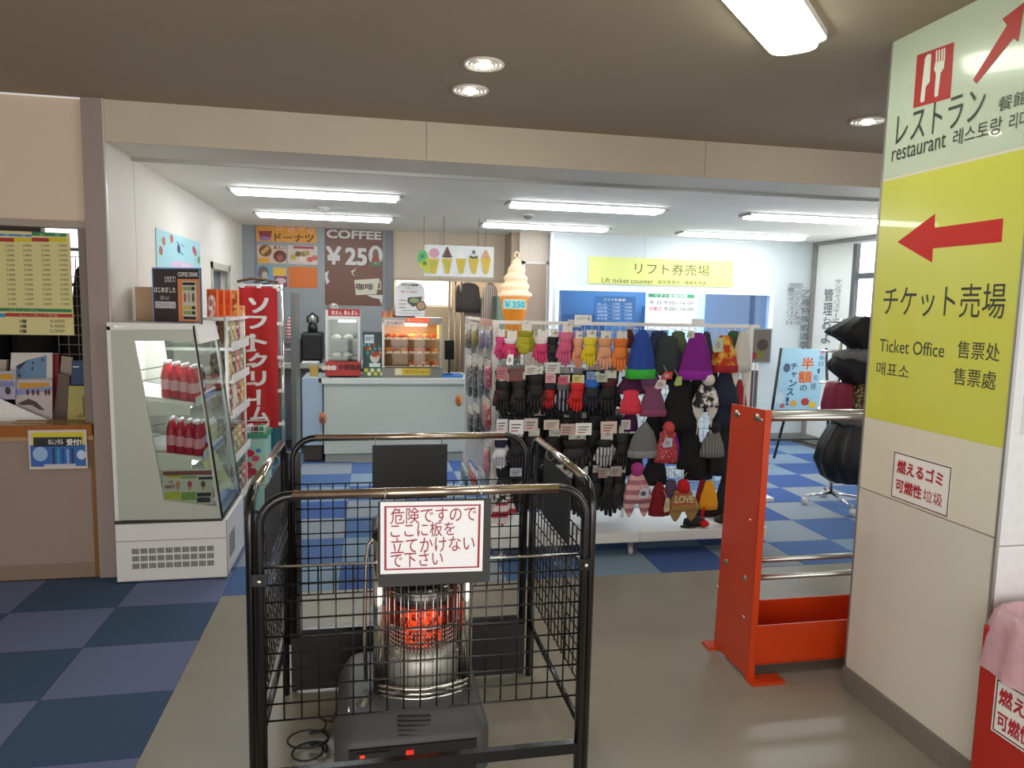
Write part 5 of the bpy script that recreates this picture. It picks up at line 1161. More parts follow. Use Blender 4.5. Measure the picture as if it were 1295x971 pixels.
s.text('の', 1012, 487, 1020, 494, P('#2c4468'), .01, px=True)
for ch, bx in (('チ', (1000, 459, 1008, 467)), ('ャ', (1001, 470, 1007, 477)), ('ン', (998, 480, 1007, 489)), ('ス', (995, 491, 1003, 500)), ('!', (994, 502, 997, 512))): s.text(ch, *bx, P('#2c4468'), .02, px=True)
s.disc(995, 465, 4, 6, P('#4c6078'), 8, px=True); s.disc(1018, 508, 5, 5, P('#b83c38'), 8, px=True); s.disc(1027, 512, 4.5, 4, P('#e8c030'), 10, px=True); s.disc(1003, 510, 4, 4, P('#e0a838'), 8, px=True); s.disc(986, 503, 5, 8, P('#c8dce8'), 10, px=True); s.disc(1040, 445, 3, 3, P('#d87c88'), 8, px=True); s.disc(989, 513, 3, 3, P('#c85868'), 8, px=True)
s.done(t)

# ================================================================ GLOVE AND HAT RACK
RX0, RX1, RY, RZ = .785, 2.60, 4.60, 1.50
rk = thing('glove_display_rack', 'white wheeled display rack full of gloves and knitted hats', 'display rack', (1.7, 4.5, 0))
part('post', B(RX0-.012, RY-.02, .10, RX0+.028, RY+.02, RZ), WHITEM, rk); part('post', B(RX1-.03, RY-.02, .10, RX1, RY+.02, RZ), WHITEM, rk); part('post', B(1.70, RY+.01, .10, 1.72, RY+.03, RZ), WHITEM, rk)
part('top_bar', B(RX0, RY-.012, RZ-.022, RX1+.05, RY+.012, RZ), WHITEM, rk)
wiregrid((RX0+.02, RY+.02, .35), (1, 0, 0), RX1-RX0-.04, RZ-.37, 36, 24, .002).build('wire_back_grid', M('#d8d8d4', .4), rk)
part('base_deck', B(RX0-.05, 4.26, .10, RX1, 4.80, .165), M('#d9d9d6', .3, noise=.02), rk, bevel=.004)
part('base_seam', B(1.70, 4.258, .10, 1.703, 4.262, .165), M('#9a9a98', .5), rk)
part('top_bar_clamp', lambda b: b.box(1.28, RY-.02, RZ-.035, 1.36, RY+.02, RZ+.012), M('#c8c8c6', .4), rk)
for i, x in enumerate((.80, 1.66, 2.5)):
    for y in (4.32, 4.72):
        c_ = part('caster', lambda b: b.tube([(x-.012, y, .03), (x+.012, y, .03)], .03, 14), M('#b8b8b4', .4), rk)
        part('caster_fork', B(x-.017, y-.012, .04, x+.017, y+.012, .10), STEEL, c_)
# side wall of accessories
part('side_back_board', B(RX0+.012, 4.64, .35, RX0+.02, 5.95, 1.46), M('#b9b7b4', .4, noise=.03), rk)
part('side_post', B(RX0-.01, 5.95, .10, RX0+.03, 5.98, 1.50), WHITEM, rk)
part('side_top_bar', B(RX0, 4.62, RZ-.02, RX0+.02, 5.97, RZ), WHITEM, rk)
part('side_header', B(RX0-.004, 4.66, 1.44, RX0+.01, 5.2, 1.50), M('#d8a898', .5), rk)
def hookcard(b, x, y, z, w, h, axis='y'): b.box(x-w/2, y-.001, z, x+w/2, y+.001, z+h)
def sideitem(px0, py0, px1, py1, c_, nm, lab, cat, x=.755, mat=None, grp=None):
    a = at('x', x, px0, py0); b_ = at('x', x, px1, py1)
    y0_, y1_ = sorted((a.y, b_.y)); z1_ = (at('x', x, (px0+px1)/2, py0)).z; z0_ = at('x', x, (px0+px1)/2, py1).z
    t = thing(nm, lab, cat, (x, (y0_+y1_)/2, z0_), grp); m_ = mat or M(c_, .6)
    w_ = y1_-y0_; h_ = z1_-z0_; ym = (y0_+y1_)/2
    q = MB(); q.loft([(0, .012, w_*.30), (h_*.2, .02, w_*.42), (h_*.6, .02, w_*.42), (h_*.8, .014, w_*.36)], 12, (x, ym, z0_)); q.build('body', m_, t)
    part('header_card', B(x-.004, ym-w_*.4, z0_+h_*.8, x+.004, ym+w_*.4, z1_), M('#dcd4c8', .5), t)
    part('peg', lambda b: b.tube([(RX0+.01, ym, z1_-.01), (x-.03, ym, z1_-.005)], .002, 5), STEEL, t)
lst = [((588, 410, 596, 440), '#4c5448', 'yellow black accessory pack, top left of the rack side'), ((597, 410, 604, 438), '#8a8030', 'olive yellow pack beside the top left pack on the rack side'), ((606, 412, 613, 440), '#7c7c9c', 'lilac striped pack at the top of the rack side'), ((614, 412, 621, 440), '#8c8ca8', 'pale purple pack at the top right of the rack side'),
       ((590, 450, 597, 500), '#3c4048', 'black boot laces in clear pack, left on the rack side'), ((598, 448, 604, 502), '#2c3036', 'black hanging pack in the middle of the rack side'), ((605, 450, 611, 500), '#5c646c', 'grey hanging pack in the middle of the rack side'), ((613, 455, 620, 492), '#b04c6c', 'pink narrow pack on the rack side'),
       ((592, 515, 598, 548), '#34383c', 'black pack low on the rack side, left'), ((599, 512, 606, 550), '#282c30', 'black pack low on the rack side, middle'), ((610, 503, 620, 542), '#a83c34', 'red and black patterned pack on the rack side'), ((612, 560, 618, 598), '#c07c88', 'pink rod shaped pack low on the rack side'),
       ((583, 590, 592, 612), '#2c6068', 'teal pouch at the bottom of the rack side'), ((593, 590, 602, 612), '#b84820', 'orange pouch at the bottom of the rack side'), ((605, 594, 614, 612), '#8c9098', 'grey pouch at the bottom of the rack side')]
for b_, c_, lb in lst: sideitem(*b_, c_, 'accessory_pack', lb, 'accessory pack', mat=pattern('noise', c_, '#c8c8c8', 45, .35, .6))

def capsule(b, p0, p1, r0, r1, n=8, fy=.75):
    p0, p1 = Vector(p0), Vector(p1); d_ = (p1-p0); L = d_.length; d_.normalize()
    b.tube([p0-d_*r0*.6, p0-d_*r0*.3, p0, p1, p1+d_*r1*.5, p1+d_*r1*.85], [r0*.5, r0*.85, r0, r1, r1*.8, r1*.35], n)
def glove(t, cx, y, z0, w, h, m, mc, flip=1, mitt=False, tilt=0):
    X_ = Matrix.Translation((cx, y, z0+h)) @ Matrix.Rotation(tilt, 4, 'Y') @ Matrix.Translation((0, 0, -h))
    q = MB(); q.X = X_
    q.loft([(h*.40, w*.36, w*.15), (h*.50, w*.40, w*.19), (h*.62, w*.40, w*.20), (h*.72, w*.34, w*.17), (h*.75, w*.31, w*.16)], 14)
    if mitt:
        q.loft([(0.0, w*.12, w*.08), (h*.04, w*.28, w*.14), (h*.15, w*.38, w*.18), (h*.35, w*.40, w*.2), (h*.45, w*.38, w*.18)], 14)
    else:
        for i in range(4):
            x = w*(-.28+.187*i); ln = (.06, .0, .03, .12)[i if flip > 0 else 3-i]
            capsule(q, (x*.95, 0, h*.42), (x*1.05, -w*.03, h*(ln+.05)), w*.105, w*.088)
    capsule(q, (flip*w*.33, 0, h*.55), (flip*w*.47, -w*.04, h*.30), w*.12, w*.09)
    g = q.build('glove', m, t)
    q = MB(); q.X = X_; q.loft([(h*.75, w*.32, w*.17), (h*.78, w*.37, w*.2), (h*.98, w*.42, w*.22), (h, w*.40, w*.21)], 14); q.build('cuff', mc, g)
    return g
def glovepair(box, m, mc, lab, y=4.40, mitt=False, card='#dcdcd4', cardh=10, name=None, grp=None):
    x0, y0, x1, y1 = box; a = at('y', y, x0, y0); b_ = at('y', y, x1, y1)
    W3 = b_.x-a.x; H3 = a.z-b_.z; cx = (a.x+b_.x)/2
    nm = name or ('mitten_pair' if mitt else 'glove_pair')
    t = thing(nm, lab, 'mittens' if mitt else 'gloves', (cx, y, b_.z), grp)
    w = W3*.98
    tl = random.uniform(-.06, .06)
    glove(t, cx-W3*.14, y-.01, b_.z, w, H3, m, mc, -1, mitt, tl); glove(t, cx+W3*.12, y+.045, b_.z+.01, w, H3*.97, m, mc, 1, mitt, -tl)
    hh_ = cardh/F*y*1.02
    part('header_card', B(cx-W3*.3, y+.005, a.z-.01, cx+W3*.3, y+.008, a.z+hh_), pattern('noise', card, '#8a8c88', 40, .5, .62), t)
    part('hook', lambda b: b.tube([(cx, RY+.02, a.z+hh_*.9), (cx, y-.02, a.z+hh_*.95), (cx, y-.03, a.z+hh_*1.1)], .0025, 5), STEEL, t)
    return t
def mm(c_, **k): return M(c_, .7, noise=.12, scale=40, bump=.15)
BK = mm('#17171a'); BK2 = mm('#222226'); BK3 = mm('#2c2a2e')
G = glovepair
G((627, 426, 641, 456), mm('#c83c78'), mm('#d84888'), 'pink gloves next to the left post in the top row', 4.40)
G((638, 428, 657, 454), mm('#d03468'), M('#e8dce0', .7), 'hot pink mittens with pale lining in the top row', 4.37, True)
G((656, 418, 676, 448), mm('#a8a428'), mm('#98941c'), 'olive yellow mittens in the top row', 4.38, True)
G((676, 426, 696, 460), mm('#c83868'), M('#e8d8dc', .7), 'pink gloves with white straps in the top row', 4.40)
G((693, 426, 708, 464), BK2, BK, 'black gloves between pink pairs in the top row', 4.42)
G((707, 420, 727, 464), mm('#c8587c'), mm('#d86c90'), 'long rose pink gloves in the top row', 4.40)
G((725, 428, 739, 467), mm('#d89070'), mm('#e0a080'), 'peach gloves with yellow tips in the top row', 4.40)
G((738, 427, 757, 464), mm('#d8c020'), mm('#e0cc30'), 'bright yellow gloves in the top row', 4.38)
G((756, 428, 776, 468), mm('#dca080'), mm('#d8986c'), 'salmon gloves right of the yellow pair, top row', 4.40)
G((776, 428, 796, 471), mm('#e07c34'), mm('#d87028'), 'orange gloves at the right end of the glove row', 4.40)
# second row
G((627, 482, 648, 524), pattern('noise', '#121214', '#4c1c24', 14, .7, .6), BK, 'black gloves with maroon pattern beside the left post, second row', 4.38)
G((647, 480, 668, 522), BK2, BK3, 'black gloves with thin grey piping, second row', 4.38)
G((668, 473, 690, 522), BK, BK, 'large plain black gloves hanging full length, second row', 4.36)
G((688, 484, 706, 518), pattern('noise', '#b01c1c', '#18181a', 9, .7, .5), BK3, 'black and red gloves in the second row', 4.40)
G((704, 484, 724, 520), pattern('vstripe', '#1c1c22', '#9c9cb0', 12, .6, .7), mm('#6c6e70'), 'black gloves with silver finger stripes, second row', 4.40)
G((722, 484, 742, 521), mm('#c01c1c'), mm('#d0282c'), 'red gloves in the second row', 4.36)
G((740, 480, 761, 519), pattern('noise', '#1c2030', '#2c6cc8', 8, .7, .6), mm('#2c68c0'), 'black and blue gloves in the second row', 4.38)
G((760, 478, 783, 522), BK, mm('#4c1c22'), 'black gloves with dark red cuffs, second row', 4.40)
# third row
G((626, 556, 644, 593), pattern('stripe', '#e8e8ec', '#b4b4c0', 3, .6), mm('#1c1c3c'), 'white gloves with navy wrist band by the left post', 4.38)
G((645, 552, 664, 592), BK2, BK3, 'dark gloves right of the white pair in the third row', 4.40)
G((664, 552, 686, 596), BK, BK, 'black gloves behind the cage corner in the third row', 4.40)
G((690, 552, 712, 600), BK2, BK, 'black gloves left of the pair with white piping, third row', 4.40)
G((712, 556, 747, 594), BK3, BK, 'wide black gloves with pale piping, third row', 4.38)
G((755, 556, 779, 590), pattern('vstripe', '#c8c8cc', '#2c2c30', 14, .6, .62), BK, 'grey and white fingered gloves in the third row', 4.36)
G((779, 548, 797, 594), BK, BK3, 'plain black gloves right of the white fingered pair', 4.40)
# fourth row
G((688, 604, 708, 650), BK, BK2, 'black gloves low on the rack just right of the cage side', 4.42)
G((708, 604, 727, 648), BK3, BK, 'charcoal gloves low on the rack, second right of the cage', 4.42)
G((727, 600, 746, 655), BK, BK, 'longest black gloves in the bottom row', 4.38)
G((746, 598, 764, 645), BK2, BK, 'black gloves in the bottom row left of the drooping pair', 4.42)
G((763, 602, 778, 645), BK, BK2, 'drooping black gloves beside the pink earflap hat, left pair', 4.38)
G((776, 598, 793, 645), BK3, BK, 'drooping black gloves touching the pink earflap hat', 4.40)
G((627, 625, 649, 664), pattern('stripe', '#b82838', '#e4dcdc', 4, .7), pattern('dots', '#e8e8e8', '#1c1c20', 60), 'red and white striped gloves seen through the cage wire', 4.36)
CN = {}
nb = 0
for row_, (ya, yb) in enumerate(((468, 526), (524, 590), (590, 645))):
    for i in range(8):
        x = (642, 659, 677, 698, 715, 734, 753, 772)[i]+(row_*5) % 9-2; nb += 1
        G((x-13, ya+(i*7) % 6, x+13, yb+(i*5) % 9), (BK, BK2, BK3)[(i+row_) % 3], (BK2, BK, BK)[(i*2+row_) % 3], 'black gloves of the rear layer in the %s dark row, %s from the left post' % (ORD[row_], ORD[i]), 4.50, card=('#b8b8b4', '#9ca4a8', '#c8b8b0', '#8c9490')[i % 4], cardh=8, grp='black gloves in the rear layer of the rack')
# loose price cards hanging along the rows
for i, (bx, c_) in enumerate((((628, 464, 642, 480), '#b06c74'), ((644, 466, 661, 482), '#6c3830'), ((664, 462, 680, 474), '#d0ccc4'), ((690, 458, 708, 472), '#c8ccc8'), ((690, 472, 702, 484), '#d8a0b0'), ((706, 476, 718, 486), '#c8506c'), ((724, 474, 736, 484), '#d0c878'), ((742, 470, 752, 480), '#6c98c8'), ((755, 472, 768, 483), '#a8b8a0'),
        ((628, 530, 642, 546), '#e0dce0'), ((644, 531, 662, 549), '#f0eef2'), ((663, 529, 680, 545), '#c8c0bc'), ((688, 531, 707, 543), '#cfc4b8'), ((709, 536, 727, 550), '#c0a8a0'), ((728, 535, 748, 550), '#f0f0ee'), ((760, 533, 780, 548), '#d8c4bc'), ((786, 531, 797, 543), '#c8c4c8'), ((626, 546, 642, 556), '#e4e2e6'),
        ((645, 592, 662, 602), '#a8b8c8'), ((700, 588, 712, 602), '#b8b8b8'), ((757, 592, 768, 604), '#9c8c84'), ((772, 590, 786, 602), '#a09c98'))):
    y = 4.335+.003*(i % 5); a = at('y', y, bx[0], bx[1]); b_ = at('y', y, bx[2], bx[3])
    row = 'first' if bx[1] < 500 else ('second' if bx[1] < 570 else 'third')
    CN[row] = CN.get(row, 0)+1; t = thing('price_card', 'small price card, %s from the left in the %s gap between glove rows' % (ORD[CN[row]-1], row), 'price card', ((a.x+b_.x)/2, y, b_.z), 'price cards in the %s gap between glove rows' % row)
    part('card', B(a.x, y, b_.z, b_.x, y+.002, a.z), M(c_, .5), t)
    q = Sheet((0, y-.0005, 0), (1, 0, 0)); w_ = b_.x-a.x; h_ = a.z-b_.z
    for k in range(3): q.rect(a.x+w_*.15, b_.z+h_*(.2+.22*k), a.x+w_*(.6+.1*k), b_.z+h_*(.28+.22*k), P('#5c5458' if k else '#b8404c'))
    q.done(t); part('string', lambda b: b.tube([((a.x+b_.x)/2, y+.001, a.z), ((a.x+b_.x)/2, RY+.02, a.z+.03)], .0015, 5), STEEL, t)

def hat(box, m, lab, y=4.38, cuff=None, pom=None, flaps=None, strings=False, tip=.35, nm='knit_hat', squash=.45, grp=None, tassel=None, wave=.065, lean=None):
    lean = random.uniform(-.016, .016) if lean is None else lean
    x0, y0, x1, y1 = box; a = at('y', y, x0, y0); b_ = at('y', y, x1, y1); W3 = (b_.x-a.x)/2; H3 = a.z-b_.z; cx = (a.x+b_.x)/2; z0 = b_.z
    t = thing(nm, lab, 'hat', (cx, y, z0), grp)
    hz = H3; zc = z0
    if pom: hz = H3-W3*.7
    if flaps: zc = z0+hz*.30; hz = hz*.70
    ph = random.uniform(0, 6)
    q = MB(); q.loft([(0, W3*.98, W3*squash), (hz*.2, W3*1.0, W3*squash), (hz*.5, W3*.86, W3*squash*.9, lean*.3, 0), (hz*.75, W3*.62, W3*squash*.75, lean*.6, 0), (hz*.92, W3*tip, W3*squash*.5, lean, 0), (hz, W3*tip*.5, W3*.12, lean, 0)], 28, (cx, y, zc),
        wave=lambda a_, s_: wave*math.sin(6*a_+ph)*(1-s_*.4)+wave*.5*math.sin(3*a_+ph*2)); body = q.build('knit_body', m, t)
    if cuff: q = MB(); q.loft([(-.004, W3*1.0, W3*squash), (0, W3*1.05, W3*(squash+.05)), (hz*.17, W3*1.06, W3*(squash+.05)), (hz*.19, W3*1.0, W3*squash)], 28, (cx, y, zc), wave=lambda a_, s_: wave*math.sin(6*a_+ph)); q.build('cuff', cuff, t)
    if pom: q = MB(); q.ball((cx+lean, y-.01, zc+hz+W3*.25), W3*.48, 12, 8, jit=.10); q.build('pompom', pom, t)
    if flaps:
        for sgn in (-1, 1):
            q = MB(); q.loft([(-H3*.28, W3*.08, .006), (-H3*.2, W3*.25, .010), (-H3*.08, W3*.42, .014), (.01, W3*.46, .016)], 14, (cx+sgn*W3*.55, y, zc)); q.build('ear_flap', flaps, t)
            if strings: part('string', lambda b: b.tube([(cx+sgn*W3*.55, y, zc-H3*.27), (cx+sgn*W3*.52, y-.004, zc-H3*.42), (cx+sgn*W3*.58, y, zc-H3*.62)], .005, 6), flaps, t)
    part('hang_loop', lambda b: b.tube([(cx+lean, y, z0+H3-.005), (cx+lean, RY+.02, z0+H3+.012)], .002, 5), STEEL, t)
    return t
K = lambda c_: M(c_, .9, noise=.12, scale=90, bump=.5)
hat((786, 416, 803, 440), K('#4a2430'), 'small dark hat with red side behind the blue hat', 4.46)
hat((795, 417, 827, 478), K('#26489c'), 'blue fleece hat with green brim band', 4.36, cuff=K('#3cb43c'), pom=None, tip=.45)
hat((818, 418, 848, 446), K('#28304c'), 'dark navy hat hanging behind the top rail', 4.46, tip=.6)
hat((826, 424, 864, 474), K('#33383c'), 'dark charcoal hat beside the blue one', 4.42, tip=.6)
hat((845, 418, 870, 450), K('#5a6848'), 'olive green hat behind the purple hat', 4.48, tip=.6)
hat((861, 420, 900, 479), K('#7c1c84'), 'bright purple hat hanging in the top row', 4.35, cuff=K('#8c249c'), tip=.45)
hat((884, 419, 902, 470), K('#3a3644'), 'dark grey hat just right of the purple hat', 4.42, tip=.5)
hat((902, 424, 931, 470), pattern('noise', '#b83818', '#d8b040', 18, .9), 'yellow and red patterned hat with navy band', 4.38, cuff=K('#a02028'), tip=.55)
hat((904, 462, 932, 512), K('#23283c'), 'navy hat under the yellow and red one', 4.42, cuff=K('#1c2034'), tip=.5)
hat((915, 418, 935, 440), K('#3c5c3c'), 'dark green hat near the right end of the top rail', 4.46, tip=.6)
hat((927, 418, 947, 492), K('#cfcac2'), 'white earflap hat with long strings at the rack end', 4.40, flaps=K('#d8d4cc'), strings=True, tip=.5)
hat((930, 480, 944, 530), K('#a82830'), 'dark red hat behind the white hat strings', 4.50, tip=.5)
hat((784, 493, 811, 523), K('#d8384c'), 'coral red knitted hat in the second row', 4.36, tip=.75)
hat((782, 475, 815, 498), K('#4c1c44'), 'plum hat above the coral one', 4.42, tip=.7)
hat((786, 515, 806, 545), K('#4a1c48'), 'dark purple hat below the coral one', 4.42, tip=.7)
hat((811, 486, 842, 525), K('#7a4868'), 'mauve ribbed hat in the second row', 4.38, cuff=K('#8c4468'), tip=.8)
hat((808, 470, 836, 492), K('#7c5088'), 'lilac hat tucked above the mauve one', 4.42, tip=.7)
hat((840, 478, 880, 542), K('#141416'), 'large black hat in the second row', 4.40, tip=.7)
hat((878, 472, 907, 528), pattern('noise', '#e4e0dc', '#26262a', 26, .9), 'black and white leopard earflap hat with white pompom', 4.34, pom=K('#dcd8d4'), flaps=K('#d8d4cc'), strings=True, tip=.5)
hat((904, 484, 926, 540), K('#1e2238'), 'navy hat behind the leopard earflap hat', 4.44, tip=.6)
hat((797, 534, 830, 577), K('#6e7072'), 'grey tapered beanie with turned cuff', 4.36, cuff=K('#86888c'), tip=.25)
hat((829, 533, 857, 584), pattern('dots', '#e8c0b4', '#b03c44', 55, .9, .22), 'coral hat with pale dots and folded top', 4.36, pom=K('#c84c4c'), tip=.7)
hat((845, 546, 860, 580), K('#8c1ca0'), 'violet hat peeking from behind the coral dotted hat', 4.42, tip=.5)
hat((858, 536, 888, 592), K('#121214'), 'black hat in the third row left of the grey ribbed one', 4.42, tip=.7)
hat((888, 533, 915, 577), pattern('vstripe', '#5c5c5c', '#7c7c7c', 16), 'grey ribbed hat with black pompom', 4.36, pom=K('#1c1c1c'), tip=.5)
hat((790, 585, 822, 650), pattern('stripe', '#d8a8a8', '#a86c7c', 5, .9), 'pink striped earflap hat with purple pompom', 4.34, pom=K('#a83c88'), flaps=pattern('stripe', '#d8b0a8', '#a86c7c', 5, .9), tip=.5)
hat((822, 610, 846, 651), K('#7c0f1c'), 'plain dark red long hat in the bottom row', 4.36, tip=.35)
t = hat((848, 606, 882, 655), M('#a8824c', .9, noise=.12, scale=80, bump=.5), 'tan hat with red pompom and knitted lettering', 4.30, pom=K('#c0141c'), flaps=K('#a8824c'), tip=.6)
s = wallsheet(4.236); s.text('LOVE', 854, 627, 877, 635.5, P('#d8c8a0'), .02, px=True); s.rect(852, 636.5, 879, 638, P('#b8503c'), px=True); s.rect(854, 624, 876, 625.3, P('#b8503c'), px=True); s.done(t, 'knitted_lettering')
hat((840, 606, 858, 632), K('#5c4c68'), 'grey violet hat behind the tan lettered hat', 4.42, tip=.6)
hat((886, 608, 907, 643), K('#e09818'), 'orange yellow hat in the bottom row', 4.38, tip=.5)
hat((880, 606, 894, 642), K('#8c1820'), 'dark red hat just left of the orange yellow one', 4.44, tip=.5)
hat((900, 535, 925, 600), K('#19191c'), 'black hat at the right end of the third row', 4.44, tip=.6)
hat((906, 598, 924, 646), K('#1c1c20'), 'black hat at the right end of the bottom row', 4.44, tip=.5)
for i, bx in enumerate(((800, 440, 832, 492), (838, 440, 872, 486), (868, 470, 898, 520), (885, 468, 910, 520), (812, 515, 842, 560), (842, 535, 872, 585), (868, 560, 900, 605), (786, 548, 812, 600), (812, 575, 842, 612), (905, 540, 930, 590))):
    hat(bx, K(('#18181b', '#1c1c22', '#202024')[i % 3]), 'plain black hat of the rear layer, %s of ten counted from the top left' % ORD[i], 4.51, tip=.7, grp='black hats in the rear layer of the rack')
# tags on hats
for i, (bx, c_, lb) in enumerate((((853, 476, 862, 488), '#a8c048', 'lime green tag on the black hat'), ((902, 427, 914, 446), '#b8c8a8', 'pale green tag on the patterned hat'), ((868, 418, 878, 428), '#c8d0b0', 'pale tag above the purple hat'), ((828, 480, 842, 492), '#d8c8cc', 'white and pink tag on the mauve hat'), ((838, 554, 850, 566), '#b8c8e0', 'pale blue tag on the coral dotted hat'), ((807, 618, 820, 630), '#c8cce0', 'round dark centred tag on the pink striped hat'), ((840, 630, 846, 648), '#d8c098', 'narrow tan tag on the dark red hat'), ((836, 470, 850, 480), '#c83c3c', 'red tag over the black hat'), ((640, 448, 649, 462), '#f4f4f4', 'white swing tag below the hot pink mittens'))):
    y = 4.27; a = at('y', y, bx[0], bx[1]); b_ = at('y', y, bx[2], bx[3])
    t = thing('swing_tag', lb, 'tag', ((a.x+b_.x)/2, y, b_.z))
    part('card', lambda b: b.prism([(a.x, y, b_.z+.2*(a.z-b_.z)), (a.x+.2*(b_.x-a.x), y, b_.z), (b_.x, y, b_.z+.1*(a.z-b_.z)), (b_.x, y, a.z), (a.x+.3*(b_.x-a.x), y, a.z)], (0, .002, 0)), M(c_, .5), t)
    part('string', lambda b: b.tube([((a.x+b_.x)/2, y, a.z), ((a.x+b_.x)/2, y+.06, a.z+.04)], .0015, 5), WHITEM, t)
    s = wallsheet(y-.001); s.disc((a.x+b_.x)/2, (a.z+b_.z)/2, abs(b_.x-a.x)*.25, abs(a.z-b_.z)*.25, P('#a8a4a0' if i != 5 else '#50545c')); s.done(t)
# hangers, stand and things on the deck
for i in range(3):
    x = 2.02+.05*i; t = thing('wire_hanger', 'empty wire hanger in the bottom row, %s from the left' % ORD[i], 'hanger', (x, 4.5, .5), 'empty wire hangers on the rack')
    part('wire', lambda b: b.tube([(x+.09, 4.5, .55), (x, 4.5, .42), (x+.24, 4.5, .42)], .003, 5, closed=True), WHITEM, t)
t = thing('black_hat_stand', 'black floor stand rising from the rack deck at its right end', 'stand', (2.42, 4.40, .165))
part('pole', lambda b: b.tube([(2.40, 4.42, .19), (2.40, 4.42, .95)], .014, 8), MATBLK, t); part('base', lambda b: b.loft([(0, .11, .09), (.02, .10, .08), (.06, .03, .03), (.12, .02, .02)], 16, (2.41, 4.42, .166)), MATBLK, t)
p_ = at('z', .166, 850, 663); t = thing('baseball_hat', 'black peaked hat lying on the rack deck', 'hat', (2.15, 4.36, .166))
part('crown', lambda b: b.loft([(0, .075, .06), (.03, .07, .055), (.05, .04, .03)], 16, (2.13, 4.38, .166)), BK, t); part('visor', lambda b: b.loft([(0, .06, .03), (.006, .06, .03)], 14, (2.07, 4.33, .166)), BK, t)
t = thing('red_tassel', 'bright red yarn tassel on the rack deck under the tan hat', 'tassel', (2.16, 4.30, .166))
part('yarn', lambda b: b.ball((2.17, 4.31, .19), (.035, .03, .022), jit=.15), K('#c8101c'), t); part('cord', lambda b: b.tube([(2.17, 4.31, .20), (2.15, 4.31, .26), (2.16, 4.3, .30)], .008, 6), K('#c8101c'), t)
t = thing('cream_glove', 'cream coloured glove lying flat on the rack deck', 'glove', (2.4, 4.31, .166)); part('palm', lambda b: b.ball((2.36, 4.31, .178), (.06, .03, .012)), K('#d8ccb4'), t)
for k in range(4): part('finger', lambda b: b.tube([(2.40, 4.295+.011*k, .176), (2.46, 4.29+.014*k, .175)], .006, 6), K('#d8ccb4'), t)
t = thing('folded_clothes', 'dark folded cloth heap on the deck behind the cap', 'cloth', (2.4, 4.6, .166)); part('heap', lambda b: b.loft([(0, .16, .08), (.03, .15, .08), (.07, .08, .04)], 20, (2.36, 4.60, .166), wave=lambda a_, s_: .1*math.sin(5*a_)), K('#3c1c24'), t)
# second small rack end with framed picture
t = thing('picture_stand', 'white pole display with a small framed picture and hanging ties', 'display stand', (3.17, 5.5, 0))
part('pole', lambda b: b.tube([(3.17, 5.53, .02), (3.17, 5.53, 1.45)], .022, 10), WHITEM, t); part('foot', B(3.0, 5.4, 0, 3.34, 5.66, .03), WHITEM, t)
s = wallsheet(5.48); a = s.pb(946, 415, 974, 459)
part('frame', B(a[0], 5.48, a[1], a[2], 5.50, a[3]), M('#9cc4cc', .4), t)
s.rect(a[0]+.012, a[1]+.012, a[2]-.012, a[3]-.012, P('#948a84')); s.disc(a[0]+.06, a[1]+.06, .04, .03, P('#c03c54')); s.disc(a[0]+.12, a[1]+.07, .03, .04, P('#8a9c3c')); s.disc(a[0]+.14, a[1]+.15, .05, .05, P('#5c5450')); s.done(t, 'picture')
for k in range(3):
    x = 3.08+.04*k; part('hanging_tie', B(x, 5.50, .75, x+.025, 5.515, 1.10), M(('#3c3c40', '#5c5c64', '#7c7c80')[k], .7), t)
# ================================================================ GARMENT RACK (right)
gr = thing('garment_rack', 'chrome wheeled round garment rack with dark clothes beside the column', 'garment rack', (3.75, 5.1, 0))
part('pole', lambda b: b.tube([(3.80, 5.3, .08), (3.80, 5.3, 1.55)], .016, 10), CHROME, gr)
for z in (1.52, 1.28, 1.02, .80): part('ring', lambda b: b.tube([(3.80+.17*math.cos(k*math.pi/10), 5.3+.1*math.sin(k*math.pi/10), z) for k in range(20)], .008, 6, closed=True), CHROME, gr)
for z in (1.52, .80): part('cross_arm', lambda b: b.tube([(3.63, 5.3, z), (3.97, 5.3, z)], .007, 6), CHROME, gr)
for k in range(4):
    a_ = math.pi/4+k*math.pi/2+.5; x, y = 3.80+.26*math.cos(a_), 5.2+.30*math.sin(a_)
    part('leg', lambda b: b.tube([(3.80, 5.3, .09), (x, y, .075)], .012, 8), CHROME, gr)
    c_ = part('caster', lambda b: b.tube([(x-.012, y, .032), (x+.012, y, .032)], .032, 14), M('#d8d8d4', .3), gr)
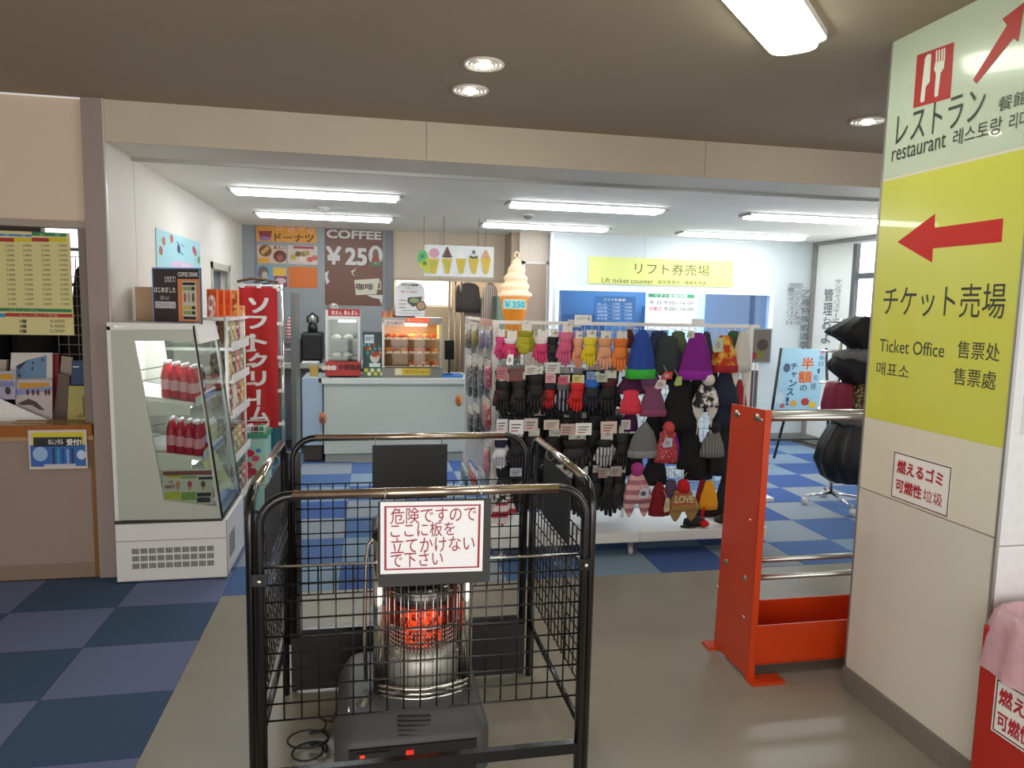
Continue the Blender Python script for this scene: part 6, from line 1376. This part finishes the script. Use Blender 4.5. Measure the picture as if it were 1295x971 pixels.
def drape(lab, x0, x1, y, z0, z1, m, nm='hanging_garment', flare=1.0, cat='garment', prof=None):
    t = thing(nm, lab, cat, ((x0+x1)/2, y, z0)); w = (x1-x0)/2; h = z1-z0; cx = (x0+x1)/2; ph = random.uniform(0, 6)
    q = MB(); q.loft([(h*f_, w*r_, .05+.09*r_, o_*w, 0) for f_, r_, o_ in (prof or [(0, .55*flare, 0), (.12, .8*flare, 0), (.35, 1, 0), (.6, .98, 0), (.85, .75, 0), (1, .35, 0)])], 44, (cx, y, z0), wave=lambda a_, s_: .09*(1-s_*.6)*math.sin(9*a_+ph)+.05*math.sin(4*a_+2*s_+ph)); q.build('cloth', m, t)
    part('hanger', lambda b: b.tube([(cx-w*.3, y, z1-.01), (cx, y, z1+.02), (cx+w*.3, y, z1-.01)], .004, 5), CHROME, t)
CL = lambda c_, **k: M(c_, .75, noise=.2, scale=30, bump=.3)
PT = [(0, .30, .25), (.15, .42, .2), (.4, .72, .05), (.55, 1.0, -.05), (.62, .98, -.05), (.85, .62, .05), (1, .35, .1)]
drape('black drooping garment at the top of the round garment rack', 3.50, 4.0, 5.02, 1.28, 1.57, CL('#141412'), prof=PT)
drape('black garment with grey shoulders on the second tier', 3.50, 4.0, 5.0, 1.03, 1.27, CL('#18161c'), prof=[(0, .45, .15), (.2, .6, .1), (.5, .9, 0), (.7, 1, 0), (.9, .85, 0), (1, .5, 0)])
drape('grey knitted shawl over the second tier garment', 3.53, 3.98, 4.97, 1.22, 1.32, CL('#6c6a68'), 'grey_shawl', cat='shawl')
drape('crimson garment on the third tier of the garment rack', 3.48, 3.68, 5.0, .80, 1.05, CL('#7c1434'), prof=[(0, .9, 0), (.3, 1, 0), (.8, .9, .1), (1, .7, .1)])
drape('gold sequinned garment beside the crimson one', 3.66, 3.92, 4.98, .80, 1.05, pattern('noise', '#2c2414', '#b89c5c', 60, .3, .55), prof=[(0, .95, 0), (.3, 1, 0), (.8, .9, 0), (1, .75, 0)])
drape('black sequinned jacket on the bottom tier', 3.46, 3.95, 5.0, .26, .80, pattern('noise', '#0c0c0e', '#4a4a4c', 90, .4, .72), prof=[(0, .55, .1), (.1, .8, .02), (.35, 1.0, -.04), (.6, .92, 0), (.85, .72, .1), (1, .5, .15)])
drape('grey fur collar over the black sequinned jacket', 3.56, 3.9, 4.96, .72, .80, CL('#5c5c5c'), 'fur_collar', cat='collar')
